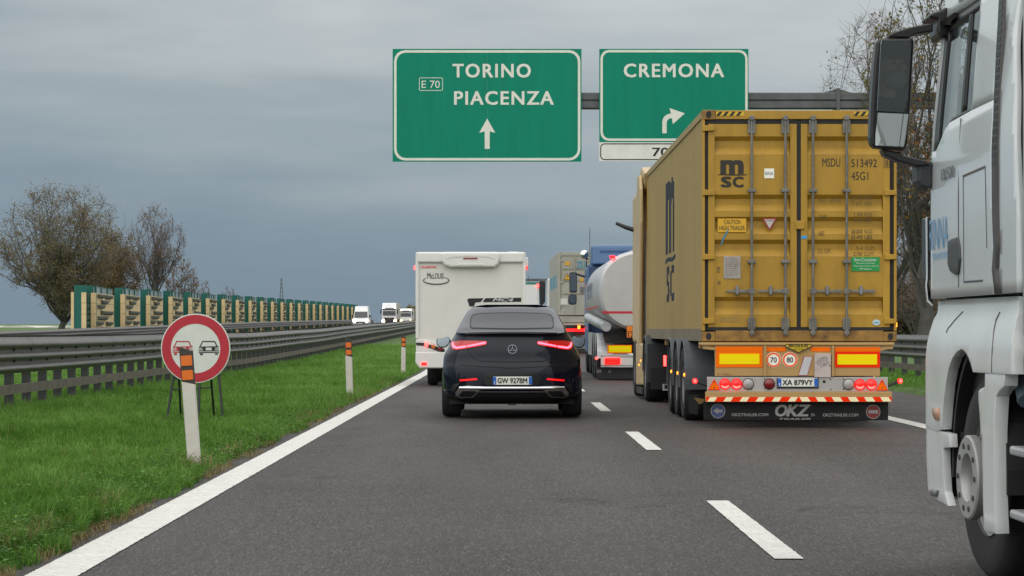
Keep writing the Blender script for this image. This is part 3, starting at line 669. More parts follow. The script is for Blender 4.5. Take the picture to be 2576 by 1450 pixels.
# ------------------------------------------------------------------ overhead direction signs on their gantry
M_SGRN = mat('sign_green', (.0, .225, .135), .5, spec=.2, var=.07, vscale=1.3, dirt=.10, dcol=(.0, .14, .09), dscale=3, stretch=(3, 3, .35))
M_SWHT = mat('sign_white', (.76, .75, .66), .5, var=.05, dirt=.12)
M_GANT = mat('gantry_steel', (.13, .135, .135), .6, .4, var=.25, vscale=1.5, dirt=.4, dcol=(.08, .08, .075))
GY = 75.0; gx = lambda z: -3.5486 + .004387 * z; gzz = lambda z: 9.883 - .004387 * z
gan = empty('sign_gantry', (13.8, GY, gz(GY)), 'dark grey steel sign gantry spanning above the right lanes', 'gantry')
def gpart(name, mb, m, **k):
    o = mb.build(name, m, gan, **k); o.location = (-13.8, -GY, -gz(GY)); return o
zb0, zb1 = gzz(450), gzz(340)
gpart('beam', MB().prism([(GY + .22, zb1), (GY + .22, zb0), (GY + .62, zb0), (GY + .62, zb1)], 'x', -3.0, 13.9), M_GANT, bevel=.02)
for z0, z1 in ((zb0 + .01, zb0 + .20), (zb0 + .26, zb1 - .015)): gpart('channel', MB().box(-3.05, 13.85, GY + .16, GY + .218, z0, z1), M_GANT, bevel=.012)
for xx in (1.0, 6.0, 10.05): gpart('splice_plate', MB().box(xx - .05, xx + .05, GY + .09, GY + .75, zb0 - .12, zb1 + .12), M_GANT); gpart('stiffener', MB().prism([(xx - .45, zb1), (xx + .45, zb1), (xx, zb1 + .12)], 'y', GY + .3, GY + .34), M_GANT)
gpart('column', MB().box(13.5, 14.1, GY + .1, GY + .75, -.2, zb1 + .3), M_GANT, bevel=.04); gpart('base_plate', MB().box(13.2, 14.4, GY - .2, GY + 1.05, -.3, .12), M_GANT)
def arrow_turn():
    # shaft rising, bending right, with a head pointing right and slightly down
    o = [(1888, 625), (1888, 545)]; i = [(1918, 560), (1918, 625)]
    o += [(1888 + 60 - 60 * math.cos(math.radians(a)), 545 - 55 * math.sin(math.radians(a))) for a in (20, 40, 60, 75)] + [(1948, 489)]
    hd = [(1937, 452), (2043, 488), (1960, 562), (1955, 522)]
    inn = [(1948, 522)] + [(1948 - 30 * math.sin(math.radians(a)), 552 - 30 * math.cos(math.radians(a))) for a in (25, 50, 75)]
    return [(gx(a), gzz(b)) for a, b in o + hd + inn + i]
def road_sign(x0, x1, y0, y1, cuts, label, border):
    s = empty('direction_sign', (gx((x0 + x1) / 2), GY, gzz(y1)), label, 'road sign', 'green overhead direction signs')
    ox, oz = s.location.x, s.location.z
    fix = lambda o: (setattr(o, 'location', (-ox, -GY, -oz)), o)[1]
    for a, b in zip(cuts, cuts[1:]): fix(plate('panel', rect(gx(a) + .0008, gx(b) - .0008, gzz(y1), gzz(y0)), GY, M_SGRN, s, .03))
    a0, a1, b0, b1, r, w = border
    fix(ring('border', rect(gx(a0), gx(a1), gzz(b1), gzz(b0), r), rect(gx(a0) + w, gx(a1) - w, gzz(b1) + w, gzz(b0) - w, r - w * .8), GY - .004, M_SWHT, s, .003))
    for zz in (.25, .75):
        z = gzz(y1) + (gzz(y0) - gzz(y1)) * zz; fix(MB().box(gx(x0) + .1, gx(x1) - .1, GY + .031, GY + .085, z - .04, z + .04).build('back_rail', M_GANT, s))
    for f_ in (.2, .8):
        x = gx(x0 + (x1 - x0) * f_); fix(MB().box(x - .05, x + .05, GY + .086, GY + .158, gzz(y1) + .2, gzz(y0) - .2).build('hanger', M_GANT, s))
    return s, fix
S1, fx = road_sign(35, 1333, 45, 820, [35, 293, 685, 1076, 1333], 'larger green overhead sign reading TORINO PIACENZA with upward arrow', (45, 1325, 54, 812, .33, .075))
T = lambda s, a, b, c, d, m, par, f, **k: f(text(s, gx(a), gx(b), gzz(d), gzz(c), GY - .004, m, par, **k))
T('TORINO', 446, 985, 147, 243, M_SWHT, S1, fx, bold=.03, space=1.16); T('PIACENZA', 457, 1142, 335, 430, M_SWHT, S1, fx, bold=.03, space=1.16)
T('E 70', 235, 360, 263, 314, M_SWHT, S1, fx, bold=.012)
fx(ring('route_border', rect(gx(217), gx(380), gzz(333), gzz(242), .05), rect(gx(221), gx(376), gzz(329), gzz(246), .035), GY - .004, M_SWHT, S1, .003))
fx(plate('arrow', [(gx(a), gzz(b)) for a, b in ((668, 732), (702, 732), (702, 612), (740, 622), (685, 524), (630, 622), (668, 612))], GY - .004, M_SWHT, S1, .003))
S2, fx2 = road_sign(1455, 2480, 45, 685, [1455, 1842, 2098, 2480], 'smaller green overhead sign reading CREMONA with right-turn arrow', (1463, 2474, 53, 677, .25, .07))
T('CREMONA', 1623, 2313, 146, 241, M_SWHT, S2, fx2, bold=.03, space=1.16)
fx2(plate('arrow', arrow_turn(), GY - .004, M_SWHT, S2, .003))
fx2(plate('distance_plate', rect(gx(1455), gx(2480), gzz(816), gzz(688)), GY, M_SWHT, S2, .03))
fx2(ring('plate_border', rect(gx(1461), gx(2474), gzz(809), gzz(694), .13), rect(gx(1468), gx(2467), gzz(802), gzz(701), .10), GY - .004, M_TXT, S2, .003))
T('700 m', 1818, 2118, 723, 783, M_TXT, S2, fx2, bold=.02)

# far gantry between motorhome and grey container
fg = empty('far_gantry', (4.5, 250, gz(250)), 'distant thin gantry with a green sign right of the motorhome', 'gantry')
MB().box(-4, 6, 0, .25, 4.95, 5.2).build('beam', M_GANT, fg); MB().box(5.6, 6, 0, .3, -.2, 5.6).build('column', M_GANT, fg)
MB().box(-3.6, -.55, -.12, -.05, 4.45, 4.82).build('sign_panel', M_SGRN, fg)
for xx in (-2.2, .2, 1.4): MB().box(xx, xx + .06, -.05, 0, 4.5, 5.45).build('upright', M_GANT, fg)

# ------------------------------------------------------------------ no-overtaking sign on a folding stand
M_SRED = mat('sign_red', (.46, .018, .035), .5, var=.05, dirt=.12, dcol=(.3, .02, .03))
M_SFACE = mat('sign_face', (.66, .68, .62), .5, var=.03, dirt=.18, dcol=(.35, .36, .33), dscale=7)
def overtaking():
    d = 32.4; k = .001572; X, Z = at(492, 877, d); s = empty('no_overtaking_sign', (X, d, gz(d)), 'round red-rimmed sign with two cars on a low black stand', 'road sign')
    X0 = 585; Z0 = 505; u = lambda a: (a - X0) * k; w = lambda b: Z + (Z0 - b) * k
    plate('disc', circ(0, Z, .452, 64), 0, M_SFACE, s, .02, bevel=.004)
    ring('red_ring', circ(0, Z, .438, 64), circ(0, Z, .322, 64), -.003, M_SRED, s, .002)
    def car(cx, m, flip):
        f = (lambda a: u(cx + (a - 695))) ; y = -.003
        nm = 'car_symbol'; P = lambda pts: [(f(a), w(b)) for a, b in pts]
        mb = MB()
        for pts in ([(618, 490), (640, 446), (648, 446), (628, 490)], [(640, 443), (742, 443), (746, 452), (638, 452)], [(738, 446), (748, 446), (768, 490), (758, 490)],
                    [(612, 490), (775, 486), (775, 496), (612, 498)], [(640, 498), (668, 498), (668, 522), (648, 522)], [(718, 498), (748, 498), (742, 522), (718, 522)],
                    [(612, 506), (645, 506), (648, 512), (612, 512)], [(742, 506), (775, 506), (775, 512), (742, 512)], [(610, 520), (778, 520), (778, 526), (610, 526)], [(610, 532), (780, 532), (776, 541), (614, 541)], [(620, 545), (646, 545), (646, 560), (622, 560)], [(746, 545), (772, 545), (770, 557), (746, 557)]):
            mb.prism(P(pts), 'y', y, y + .002)
        mb.build(nm, m, s)
    car(695, M_TXT, 0); car(480, M_SRED, 0)
    m = mat('stand_black', (.012, .016, .016), .5)
    for a, b, y0, y1 in (((405, 700), (355, 1010), .03, -.12), ((440, 700), (430, 1025), .06, .42), ((615, 760), (622, 1025), .03, -.14), ((708, 740), (710, 1010), .06, .42), ((775, 710), (822, 1018), .03, -.12)):
        MB().tube([(u(a[0]), y0, w(a[1])), (u(b[0]), y1, .02)], .016, 6).build('leg', m, s)
    MB().tube([(u(392), .02, w(845)), (u(708), .02, w(828))], .009, 6).build('cross_bar', m, s)
    MB().tube([(u(430), .1, w(700)), (u(740), .1, w(700))], .009, 6).build('cross_bar', m, s)
    MB().box(-.3, .3, .022, .04, Z - .12, Z - .08).build('back_bar', m, s); MB().box(-.3, .3, .022, .04, Z + .12, Z + .16).build('back_bar', m, s)
overtaking()

# ------------------------------------------------------------------ delineator posts
M_DPOST = mat('delineator_white', (.62, .58, .52), .6, var=.06, dirt=.25, dcol=(.32, .28, .23), dscale=8)
M_DORG = mat('delineator_reflector', (.75, .15, .004), .3, coat=.4)
M_DBLK = mat('delineator_black', (.045, .035, .03), .6, var=.2)
def delineator(y, tx, ty, label):
    o = empty('delineator_post', (-2.745, y, gz(y)), label, 'delineator post', 'delineator posts on the grass edge'); o.rotation_euler = (math.radians(ty), math.radians(tx), 0)
    H = 1.08; a, b = -.062, .062
    sec = [(a, 0), (-.05, -.035), (.05, -.035), (b, 0), (.05, .012), (-.05, .012)]
    def seg(z0l, z0r, z1l, z1r, name, m, gr=0):
        vs = []
        for (zl, zr) in ((z0l, z0r), (z1l, z1r)):
            for (x, yy) in sec: t = (x - a) / (b - a); vs.append((x * (1 + gr), yy * (1 + gr), zl + (zr - zl) * t))
        n = len(sec); MB().add(vs, [tuple(range(n - 1, -1, -1)), tuple(range(n, 2 * n))] + [(i, (i + 1) % n, n + (i + 1) % n, n + i) for i in range(n)]).build(name, m, o, bevel=.004)
    seg(-.3, -.3, H - .31, H - .345, 'post_body', M_DPOST); seg(H - .31, H - .345, H, H - .05, 'black_cap', M_DBLK, .0)
    for z0, z1 in ((H - .175, H - .085), (H - .30, H - .215)): plate('reflector', rect(-.048, .050, z0, z1, .006, 2), -.043, M_DORG, o, .012)
delineator(22.0, -4.2, 0, 'nearest white delineator post, standing in front of the round red sign')
delineator(44.0, -1.6, 0, 'middle white delineator post right of the round red sign')
delineator(67.0, .4, 0, 'farthest delineator post just left of the white motorhome')

# ------------------------------------------------------------------ number plates, round lamps (used by several vehicles)
def number_plate(parent, s, x, y, z, w=.52, h=.11, clip=None):
    p = plate('number_plate', rect(x - w / 2, x + w / 2, z - h / 2, z + h / 2, .012, 2), y, M_PLATE, parent, .008)
    plate('blue_band', rect(x - w / 2, x - w / 2 + .045, z - h / 2 + .004, z + h / 2 - .004), y - .002, M_PBLUE, p, .001)
    plate('blue_band', rect(x + w / 2 - .045, x + w / 2, z - h / 2 + .004, z + h / 2 - .004), y - .002, M_PBLUE, p, .001)
    text(s, x - w * .385, x + w * .375, z - h * .33, z + h * .33, y - .003, M_TXT, p, bold=.03)
    text('I', x - w / 2 + .017, x - w / 2 + .027, z - h * .38, z - h * .06, y - .003, M_TXTW, p)
    return p

# ------------------------------------------------------------------ black coupe SUV
def coupe():
    D = 34.0; k = 1 / 573.4; cz_ = lambda b: (1372 - b) * k; cxx = lambda a: (a - 880) * k
    c = empty('coupe_car', (at(1288, 0, D)[0], D, 0), 'black coupe SUV with red tail lights directly ahead in the left lane', 'car')
    paint = mat('black_paint', (.006, .008, .017), .07, spec=.3, coat=.0, var=.2, vscale=2, dirt=.10, dcol=(.05, .045, .04), dscale=5)
    wf = pchip([(.20, .66), (.26, .80), (.32, .915), (.40, .95), (.60, .962), (.80, .955), (.875, .94), (.963, .895), (1.067, .845), (1.12, .815), (1.17, .785), (1.277, .738), (1.38, .69), (1.486, .628), (1.538, .565), (1.564, .48), (1.578, .36)])
    yr = pchip([(.20, .22), (.26, .10), (.33, .035), (.45, .0), (.60, .0), (.70, .012), (.78, .045), (.84, .06), (.92, .068), (1.0, .09), (1.08, .125), (1.13, .135), (1.165, .115), (1.175, .13), (1.19, .22), (1.25, .42), (1.33, .72), (1.41, .98), (1.48, 1.20), (1.53, 1.36), (1.56, 1.50), (1.578, 1.66)])
    yf = pchip([(.20, 4.55), (.40, 4.70), (.70, 4.72), (.90, 4.6), (1.0, 4.3), (1.08, 3.72), (1.2, 3.42), (1.4, 2.9), (1.54, 2.5), (1.578, 2.3)])
    RC = pchip([(.2, .5), (.9, .75), (1.16, .70), (1.2, .45), (1.58, .35)])
    NS = 3.0
    def ysurf(x, z):
        w = wf(z); t = min(1, abs(x) / w); return yr(z) + RC(z) * (1 - (1 - t ** NS) ** (1 / NS))
    zs = sorted(set([.20, .23] + [.26 + .02 * i for i in range(46)] + [1.165, 1.172, 1.18, 1.185] + [1.19 + .012 * i for i in range(32)] + [1.57, 1.578]))
    zs = [z for z in zs if z <= 1.5781]
    vs = []; fs = []; na = 20
    for z in zs:
        w = wf(z); loop = []
        ang = [math.pi / 2 * (-1 + i / na) for i in range(2 * na + 1)]
        for a in ang: loop.append((w * math.copysign(abs(math.sin(a)) ** (2 / NS), a), yr(z) + RC(z) * (1 - abs(math.cos(a)) ** (2 / NS)), z))
        for a in ang[::-1]: loop.append((w * math.copysign(abs(math.sin(a)) ** (2 / 2.6), a), yf(z) - .8 * (1 - abs(math.cos(a)) ** (2 / 2.6)), z))
        vs += loop; n = len(loop)
    for i in range(len(zs) - 1):
        for q in range(n): fs.append((i * n + q, i * n + (q + 1) % n, (i + 1) * n + (q + 1) % n, (i + 1) * n + q))
    fs += [tuple(range(n - 1, -1, -1)), tuple(range((len(zs) - 1) * n, len(zs) * n))]
    body = MB().add(vs, fs).build('body', paint, c, smooth=True)
    def lay(name, pts, m, off=.006, parent=c, d=.04, solid=0):
        me = patch([(cxx(a), cz_(b)) for a, b in pts], lambda x, z: (x, ysurf(x, z) - off, z), d, d, name); return link(name, me, m, parent, smooth=True, solid=solid)
    M = lambda pts: [(1760 - a, b) for a, b in pts][::-1]
    glass = mat('tinted_glass', (.016, .017, .019), .1, spec=.13, dirt=.3, dcol=(.035, .035, .04), dscale=6)
    # rear window and the black frame round it
    rw = [(552, 640), (556, 575), (575, 552), (640, 543), (880, 537), (1120, 543), (1185, 552), (1204, 575), (1208, 640), (1195, 655), (880, 662), (565, 655)]
    lay('rear_window', rw, glass, .010)
    lay('window_frame', [(543, 648), (547, 572), (568, 546), (640, 536), (880, 530), (1120, 536), (1192, 546), (1213, 572), (1217, 648), (1199, 664), (880, 671), (561, 664)], mat('gloss_black', (.004, .004, .005), .3, spec=.04), .005)
    roofp = mat('panorama_roof', (.025, .027, .031), .2, spec=.5)
    # side windows
    for s in (-1, 1):
        def sidefn(y, z, s=s): return (s * (wf(z) + .006), y, z)
        me = patch([(1.2, 1.16), (1.45, 1.30), (1.9, 1.43), (2.5, 1.46), (2.75, 1.36), (3.2, 1.16)], sidefn, .2, .06); link('side_window', me, glass, c, smooth=True)
    # lip spoiler
    me = patch([(cxx(515), 1.155), (cxx(1245), 1.155), (cxx(1238), 1.182), (cxx(522), 1.182)], lambda x, z: (x, ysurf(x, 1.165) - .030 + (z - 1.155) * .6, z + .012 * (1 - (x / .65) ** 2)), .05, .01); link('lip_spoiler', me, paint, c, smooth=True, solid=.02)
    # light clusters
    lamp = mat('taillight_lens', (.14, .002, .004), .08, coat=.5, emit=.35, ecol=(1, .004, .006)); core = mat('taillight_strip', (1, .05, .08), .3, emit=13, ecol=(1, .03, .05))
    for F in (lambda q: q, M):
        t = lay('tail_light', F([(402, 768), (398, 805), (412, 828), (455, 830), (525, 818), (600, 806), (676, 790), (678, 762), (600, 758), (470, 758)]), lamp, .014)
        for nm, pts in (('light_strip', [(404, 772), (412, 770), (422, 796), (440, 807), (520, 797), (521, 810), (440, 822), (415, 812), (405, 795)]), ('light_strip', [(528, 796), (674, 767), (676, 779), (530, 807)])):
            lay(nm, F(pts), core, .019, t)
        lay('reflector', F([(468, 1064), (606, 1052), (608, 1066), (470, 1077)]), mat('bumper_reflector_glow', (.5, .005, .005), .2, emit=1.0, ecol=(1, .008, .01)), .010)  # no lamp: thrown-back light imitated by a weak glow of its own
        ex = lay('exhaust_surround', F([(434, 1195), (436, 1165), (470, 1120), (520, 1110), (640, 1114), (700, 1122), (690, 1142), (625, 1146), (606, 1172), (572, 1206), (470, 1212)]), M_CHROME, .020)
        lay('exhaust_outlet', F([(462, 1190), (486, 1156), (600, 1156), (600, 1170), (568, 1198), (474, 1202)]), M_BLK, .026, ex)
        lay('outlet_rim', F([(474, 1190), (494, 1164), (586, 1162), (560, 1188)]), mat('outlet_steel', (.05, .05, .055), .3, .8), .030, ex)
        lay('vent', F([(395, 1150), (420, 1100), (470, 1092), (440, 1130), (425, 1170)]), M_BLK, .008)
    bar = []
    for t in range(25): a = 470 + (1290 - 470) * t / 24; x = cxx(a); z = cz_(1130 - (0 if 640 < a < 1120 else 0)); bar.append((x, ysurf(x, z) - .02, z))
    MB().tube(bar, .024, 10).build('chrome_bar', M_CHROME, c, smooth=True)
    lay('chrome_strip', [(622, 1156), (1138, 1156), (1142, 1163), (618, 1163)], M_CHROME, .016)
    lay('diffuser', [(600, 1172), (1160, 1172), (1200, 1212), (1180, 1250), (580, 1250), (560, 1212)], mat('diffuser_black', (.012, .012, .012), .35), .012)
    lay('plate_recess', [(640, 1035), (700, 1008), (1060, 1008), (1120, 1035), (1085, 1105), (675, 1105)], mat('gloss_black2', (.006, .006, .007), .25), .007)
    seam = mat('panel_gap', (.002, .002, .002), .8)
    def seamline(pts, w=3):
        q = [(cxx(a), cz_(b)) for a, b in pts]; P = [(x, ysurf(x, z) - .003, z) for x, z in q]
        fine = []
        for (x0, z0), (x1, z1) in zip(q, q[1:]):
            for t in range(6): x = x0 + (x1 - x0) * t / 6; z = z0 + (z1 - z0) * t / 6; fine.append((x, ysurf(x, z) - .001, z))
        MB().tube(fine + [P[-1]], .004, 5).build('panel_gap', seam, c)
    for F in (lambda q: q, lambda q: [(1760 - a, b) for a, b in q]): seamline(F([(508, 705), (516, 790), (540, 845), (575, 895), (640, 921)]))
    seamline([(640, 921), (880, 926), (1120, 921)])
    seamline([(470, 952), (880, 975), (1290, 952)])
    # emblem
    X, Z = cxx(883), cz_(825); Y = ysurf(X, Z)
    e = ring('emblem_ring', circ(X, Z, .063, 32), circ(X, Z, .053, 32), Y - .022, M_CHROME, c, .016)
    for a in (90, 210, 330):
        t = math.radians(a); p = math.radians(a + 90); MB().prism([(X + .056 * math.cos(t), Z + .056 * math.sin(t)), (X + .012 * math.cos(p) , Z + .012 * math.sin(p)), (X - .004 * math.cos(t), Z - .004 * math.sin(t)), (X - .012 * math.cos(p), Z - .012 * math.sin(p))], 'y', Y - .021, Y - .004).build('star_arm', M_CHROME, e)
    number_plate(c, 'GW 927BM', cxx(884), -.022, cz_(1071), .535, .112)
    for s in (-1, 1):
        MB().prism(rect(.0, .03, .3, .33), 'y', 0, .001)
        w = wheel(c, s * .965, .98, .36, .26, s, M_ALU, M_RUB); w2 = wheel(c, s * .955, 3.86, .36, .25, s, M_ALU, M_RUB)
        mx, mz = at(1119 if s < 0 else 1449, 848, D + 2.75); mx -= c.location.x
        mx = -1.005 if s < 0 else .985
        mb = MB(); pr = [(-.02, .0), (-.10, .02), (-.105, -.08), (-.06, -.135), (.04, -.13), (.10, -.06), (.10, .01), (.05, .045)]
        h = MB().prism([(mx + s * -a, 1.085 + b * 1.0) for a, b in pr], 'y', 2.72, 2.90).build('door_mirror', mat('mirror_shell', (.012, .013, .017), .25, coat=.8), c, smooth=False, bevel=.03)
        MB().prism([(mx + s * -a * .86, 1.083 + b * .84) for a, b in pr], 'y', 2.715, 2.719).build('mirror_glass', mat('mirror_glass', (.55, .6, .62), .06, 1), h)
        MB().box(min(s * .80, mx - s * .06), max(s * .80, mx - s * .06), 2.78, 2.86, 1.02, 1.06).build('mirror_arm', M_BLK, c)
    MB().tube([(-.72, .98, .36), (.72, .98, .36)], .06, 8).build('axle', M_DRK, c); MB().box(-.86, .86, .5, 4.4, .19, .26).build('underbody', M_DRK, c)
    MB().prism([(-.06, .185), (.06, .185), (.04, .21), (-.04, .21)], 'y', .16, .3).build('tow_cover', M_DRK, c)
coupe()

# ------------------------------------------------------------------ white motorhome
def motorhome():
    D = 54.0; f = .2603 * 1; k = D / 6260 * .3209        # zoom px -> m
    X0 = at(1006.3, 0, D)[0]; u = lambda a: X0 + a * k - CX; w = lambda b: CAM_H + (830 - 616.4) * D / 6260 - b * k
    CX = at((1045 + 1322) / 2, 0, D)[0]
    X0 = at(1006.3, 0, D)[0]
    c = empty('motorhome', (CX, D, 0), 'white motorhome ahead of the black coupe in the left lane', 'motorhome')
    sh = mat('motorhome_white', (.70, .685, .63), .4, var=.03, dirt=.10, dcol=(.45, .43, .38), dscale=2.5)
    sw = mat('motorhome_shell', (.74, .73, .69), .35, var=.02)
    L_, R_ = u(125), u(982); T_ = w(62); B_ = w(968)
    MB().prism(rect(L_, R_, B_ + .33, T_, .06), 'y', .02, 5.2).build('body', sh, c, bevel=.02)
    MB().prism([(L_ - .01, B_ + .36), (L_ - .012, B_ + .12), (L_ + .08, B_), (R_ - .08, B_), (R_ + .012, B_ + .12), (R_ + .01, B_ + .36)], 'y', -.03, .4).build('rear_bumper', sw, c, bevel=.03)
    plate('bumper_upper', [(L_, w(862)), (R_, w(862)), (R_, w(735)), (u(700), w(790)), (u(330), w(770)), (u(180), w(742)), (L_, w(738))], -.02, sw, c, .05, bevel=.012)
    for a, b in ((L_ - .008, L_ + .06), (R_ - .06, R_ + .008)): MB().prism(rect(a, b, w(735), T_ + .01, .025), 'y', -.025, .1).build('corner_trim', sw, c, bevel=.01)
    # rear roof spoiler with its brake light
    MB().prism([(L_ + .02, T_ + .015), (R_ - .02, T_ + .015), (R_ - .02, w(140)), (L_ + .02, w(140))], 'y', -.05, .3).build('roof_edge', sw, c, bevel=.04, segs=3)
    MB().prism([(u(325), w(62)), (u(330), w(130)), (u(350), w(165)), (u(400), w(178)), (u(740), w(178)), (u(770), w(155)), (u(785), w(110)), (u(785), w(60)), (u(750), w(56)), (u(360), w(56))], 'y', -.13, .2).build('spoiler', sw, c, bevel=.05, segs=3)
    MB().prism([(u(440), w(165)), (u(470), w(146)), (u(640), w(146)), (u(670), w(165))], 'y', -.136, -.10).build('spoiler_scoop', sh, c, bevel=.008)
    MB().prism([(u(360), w(112)), (u(420), w(85)), (u(560), w(80)), (u(690), w(85)), (u(745), w(112)), (u(690), w(98)), (u(560), w(93)), (u(420), w(98))], 'y', -.138, -.12).build('spoiler_crease', sh, c)
    plate('brake_light', rect(u(497), u(608), w(113), w(102)), -.142, mat('brake_off', (.28, .05, .05), .3), c, .01)
    MB().box(u(850), u(925), .5, 1.1, T_, T_ + .04).build('roof_vent', sw, c, bevel=.01)
    plate('maker_sticker', rect(u(160), u(286), w(183), w(165)), .012, mat('pink_sticker', (.75, .36, .33), .5), c, .008); text('C.LIBERTIES', u(178), u(282), w(180), w(169), .010, mat('sticker_red', (.6, .05, .05), .5), c)
    text('M', u(213), u(240), w(264), w(218), .016, mat('logo_grey', (.06, .06, .06), .5), c, bold=.02); text('cLOUIS', u(242), u(342), w(266), w(222), .016, mat('logo_grey'), c, bold=.015)
    arc = [(u(283 + 100 * math.cos(math.radians(a))), w(278 + 30 * math.sin(math.radians(a)))) for a in range(-55, 226, 12)]; rr = len(arc)
    MB().tube([(p[0], .016, p[1]) for p in arc], [.004 + .012 * math.sin(math.pi * i / (rr - 1)) for i in range(rr)], 5).build('logo_swoosh', mat('logo_grey'), c)
    plate('band', [(u(526), w(430)), (u(540), w(420)), (u(655), w(418)), (u(632), w(448)), (u(590), w(452)), (u(580), w(482)), (u(545), w(482))], .013, M_TXT, c, .006)
    plate('band', [(u(668), w(418)), (u(950), w(414)), (u(950), w(446)), (u(648), w(449))], .013, M_TXT, c, .006)
    text('MC4', u(725), u(890), w(444), w(418), .010, mat('band_text', (.6, .6, .58), .4), c, bold=.02, shear=.3)
    # lamp cluster
    plate('lamp_panel', [(u(126), w(766)), (u(185), w(768)), (u(350), w(815)), (u(350), w(842)), (u(300), w(835)), (u(190), w(792)), (u(128), w(788))], -.028, M_BLK, c, .012)
    M2 = lambda a: 1107 - a
    for F in (lambda a: a, M2):
        for a, b, r, m in ((208, 782, 17, M_LHOT), (262, 800, 18, mat('lamp_amber', (.55, .14, .02), .25, coat=.5)), (314, 816, 18, M_LDRK)):
            MB().lathe([(.001, -.03), (r * k * .8, -.025), (r * k, 0)], (u(F(a)), -.03, w(b)), 'y', 20).build('lamp', m, c, smooth=True)
        plate('reflector', rect(u(F(168)), u(F(210)), w(944), w(922), .006, 2), -.045, M_LRED, c, .02)  # plain reflector, brightened with the glow of the lit lamps
    for x, s in ((L_ - .015, -1), (R_ + .02, 1)):
        MB().box(min(x, x + s * .03), max(x, x + s * .03), -.02, .1, w(195), w(165)).build('marker_lamp', M_LHOT if s < 0 else M_LRED, c, bevel=.01)
    MB().prism([(R_ + .0, w(95)), (R_ + .06, w(100)), (R_ + .065, w(140)), (R_ + .03, w(205)), (R_, w(205))], 'y', .0, .2).build('awning_end', sw, c, bevel=.02)
    for s in (-1, 1):
        wheel(c, s * .95, 1.0, .34, .22, s, M_ALU, M_RUB); wheel(c, s * .95, 4.6, .34, .22, s, M_ALU, M_RUB)
        h = MB().prism([(s * (1.07), 1.15), (s * (1.22), 1.16), (s * 1.235, 1.45), (s * 1.2, 1.56), (s * 1.08, 1.54)], 'y', 5.6, 5.78).build('door_mirror', M_BLK, c, bevel=.03); plate('mirror_glass', [(s * 1.09, 1.24), (s * 1.205, 1.25), (s * 1.21, 1.50), (s * 1.1, 1.5)], 5.595, mat('mirror_glass'), h, .004)
        MB().box(min(s * .95, s * 1.09), max(s * .95, s * 1.09), 5.66, 5.72, 1.22, 1.28).build('mirror_arm', M_BLK, c)
    MB().prism([(5.2, .45), (7.0, .45), (7.05, 1.0), (6.2, 1.2), (5.6, 2.0), (5.2, 2.7)], 'x', -1.0, 1.0).build('cab', sw, c, bevel=.06)
    MB().box(-.8, .8, .3, 5.5, .33, .5).build('chassis', M_DRK, c)
motorhome()

# ------------------------------------------------------------------ yellow container, its trailer and tractor
M_YEL = mat('container_yellow', (.44, .248, .02), .5, var=.10, vscale=1.6, dirt=.5, dcol=(.21, .115, .022), dscale=3.5, stretch=(1, 1, .3))
M_YELS = mat('container_yellow_sky_pale', (.335, .245, .095), .55, var=.08, vscale=1.2, dirt=.30, dcol=(.30, .22, .10), dscale=1.5, stretch=(1, 1, .35))  # same paint as the doors, sky reflection put into a paler colour
M_RUST = mat('rusty_yellow', (.30, .165, .035), .7, var=.25, vscale=4, dirt=.95, dcol=(.07, .035, .016), dscale=5)
M_GASK = mat('door_gasket', (.016, .015, .014), .7, var=.3)
M_BAR = mat('locking_steel', (.20, .195, .18), .5, .4, var=.2, vscale=6, dirt=.6, dcol=(.12, .08, .04), dscale=9)
M_BEI = mat('trailer_beige', (.47, .29, .10), .5, var=.07, dirt=.35, dcol=(.26, .18, .09), dscale=3)
M_CTXT = mat('container_print', (.028, .024, .016), .6)
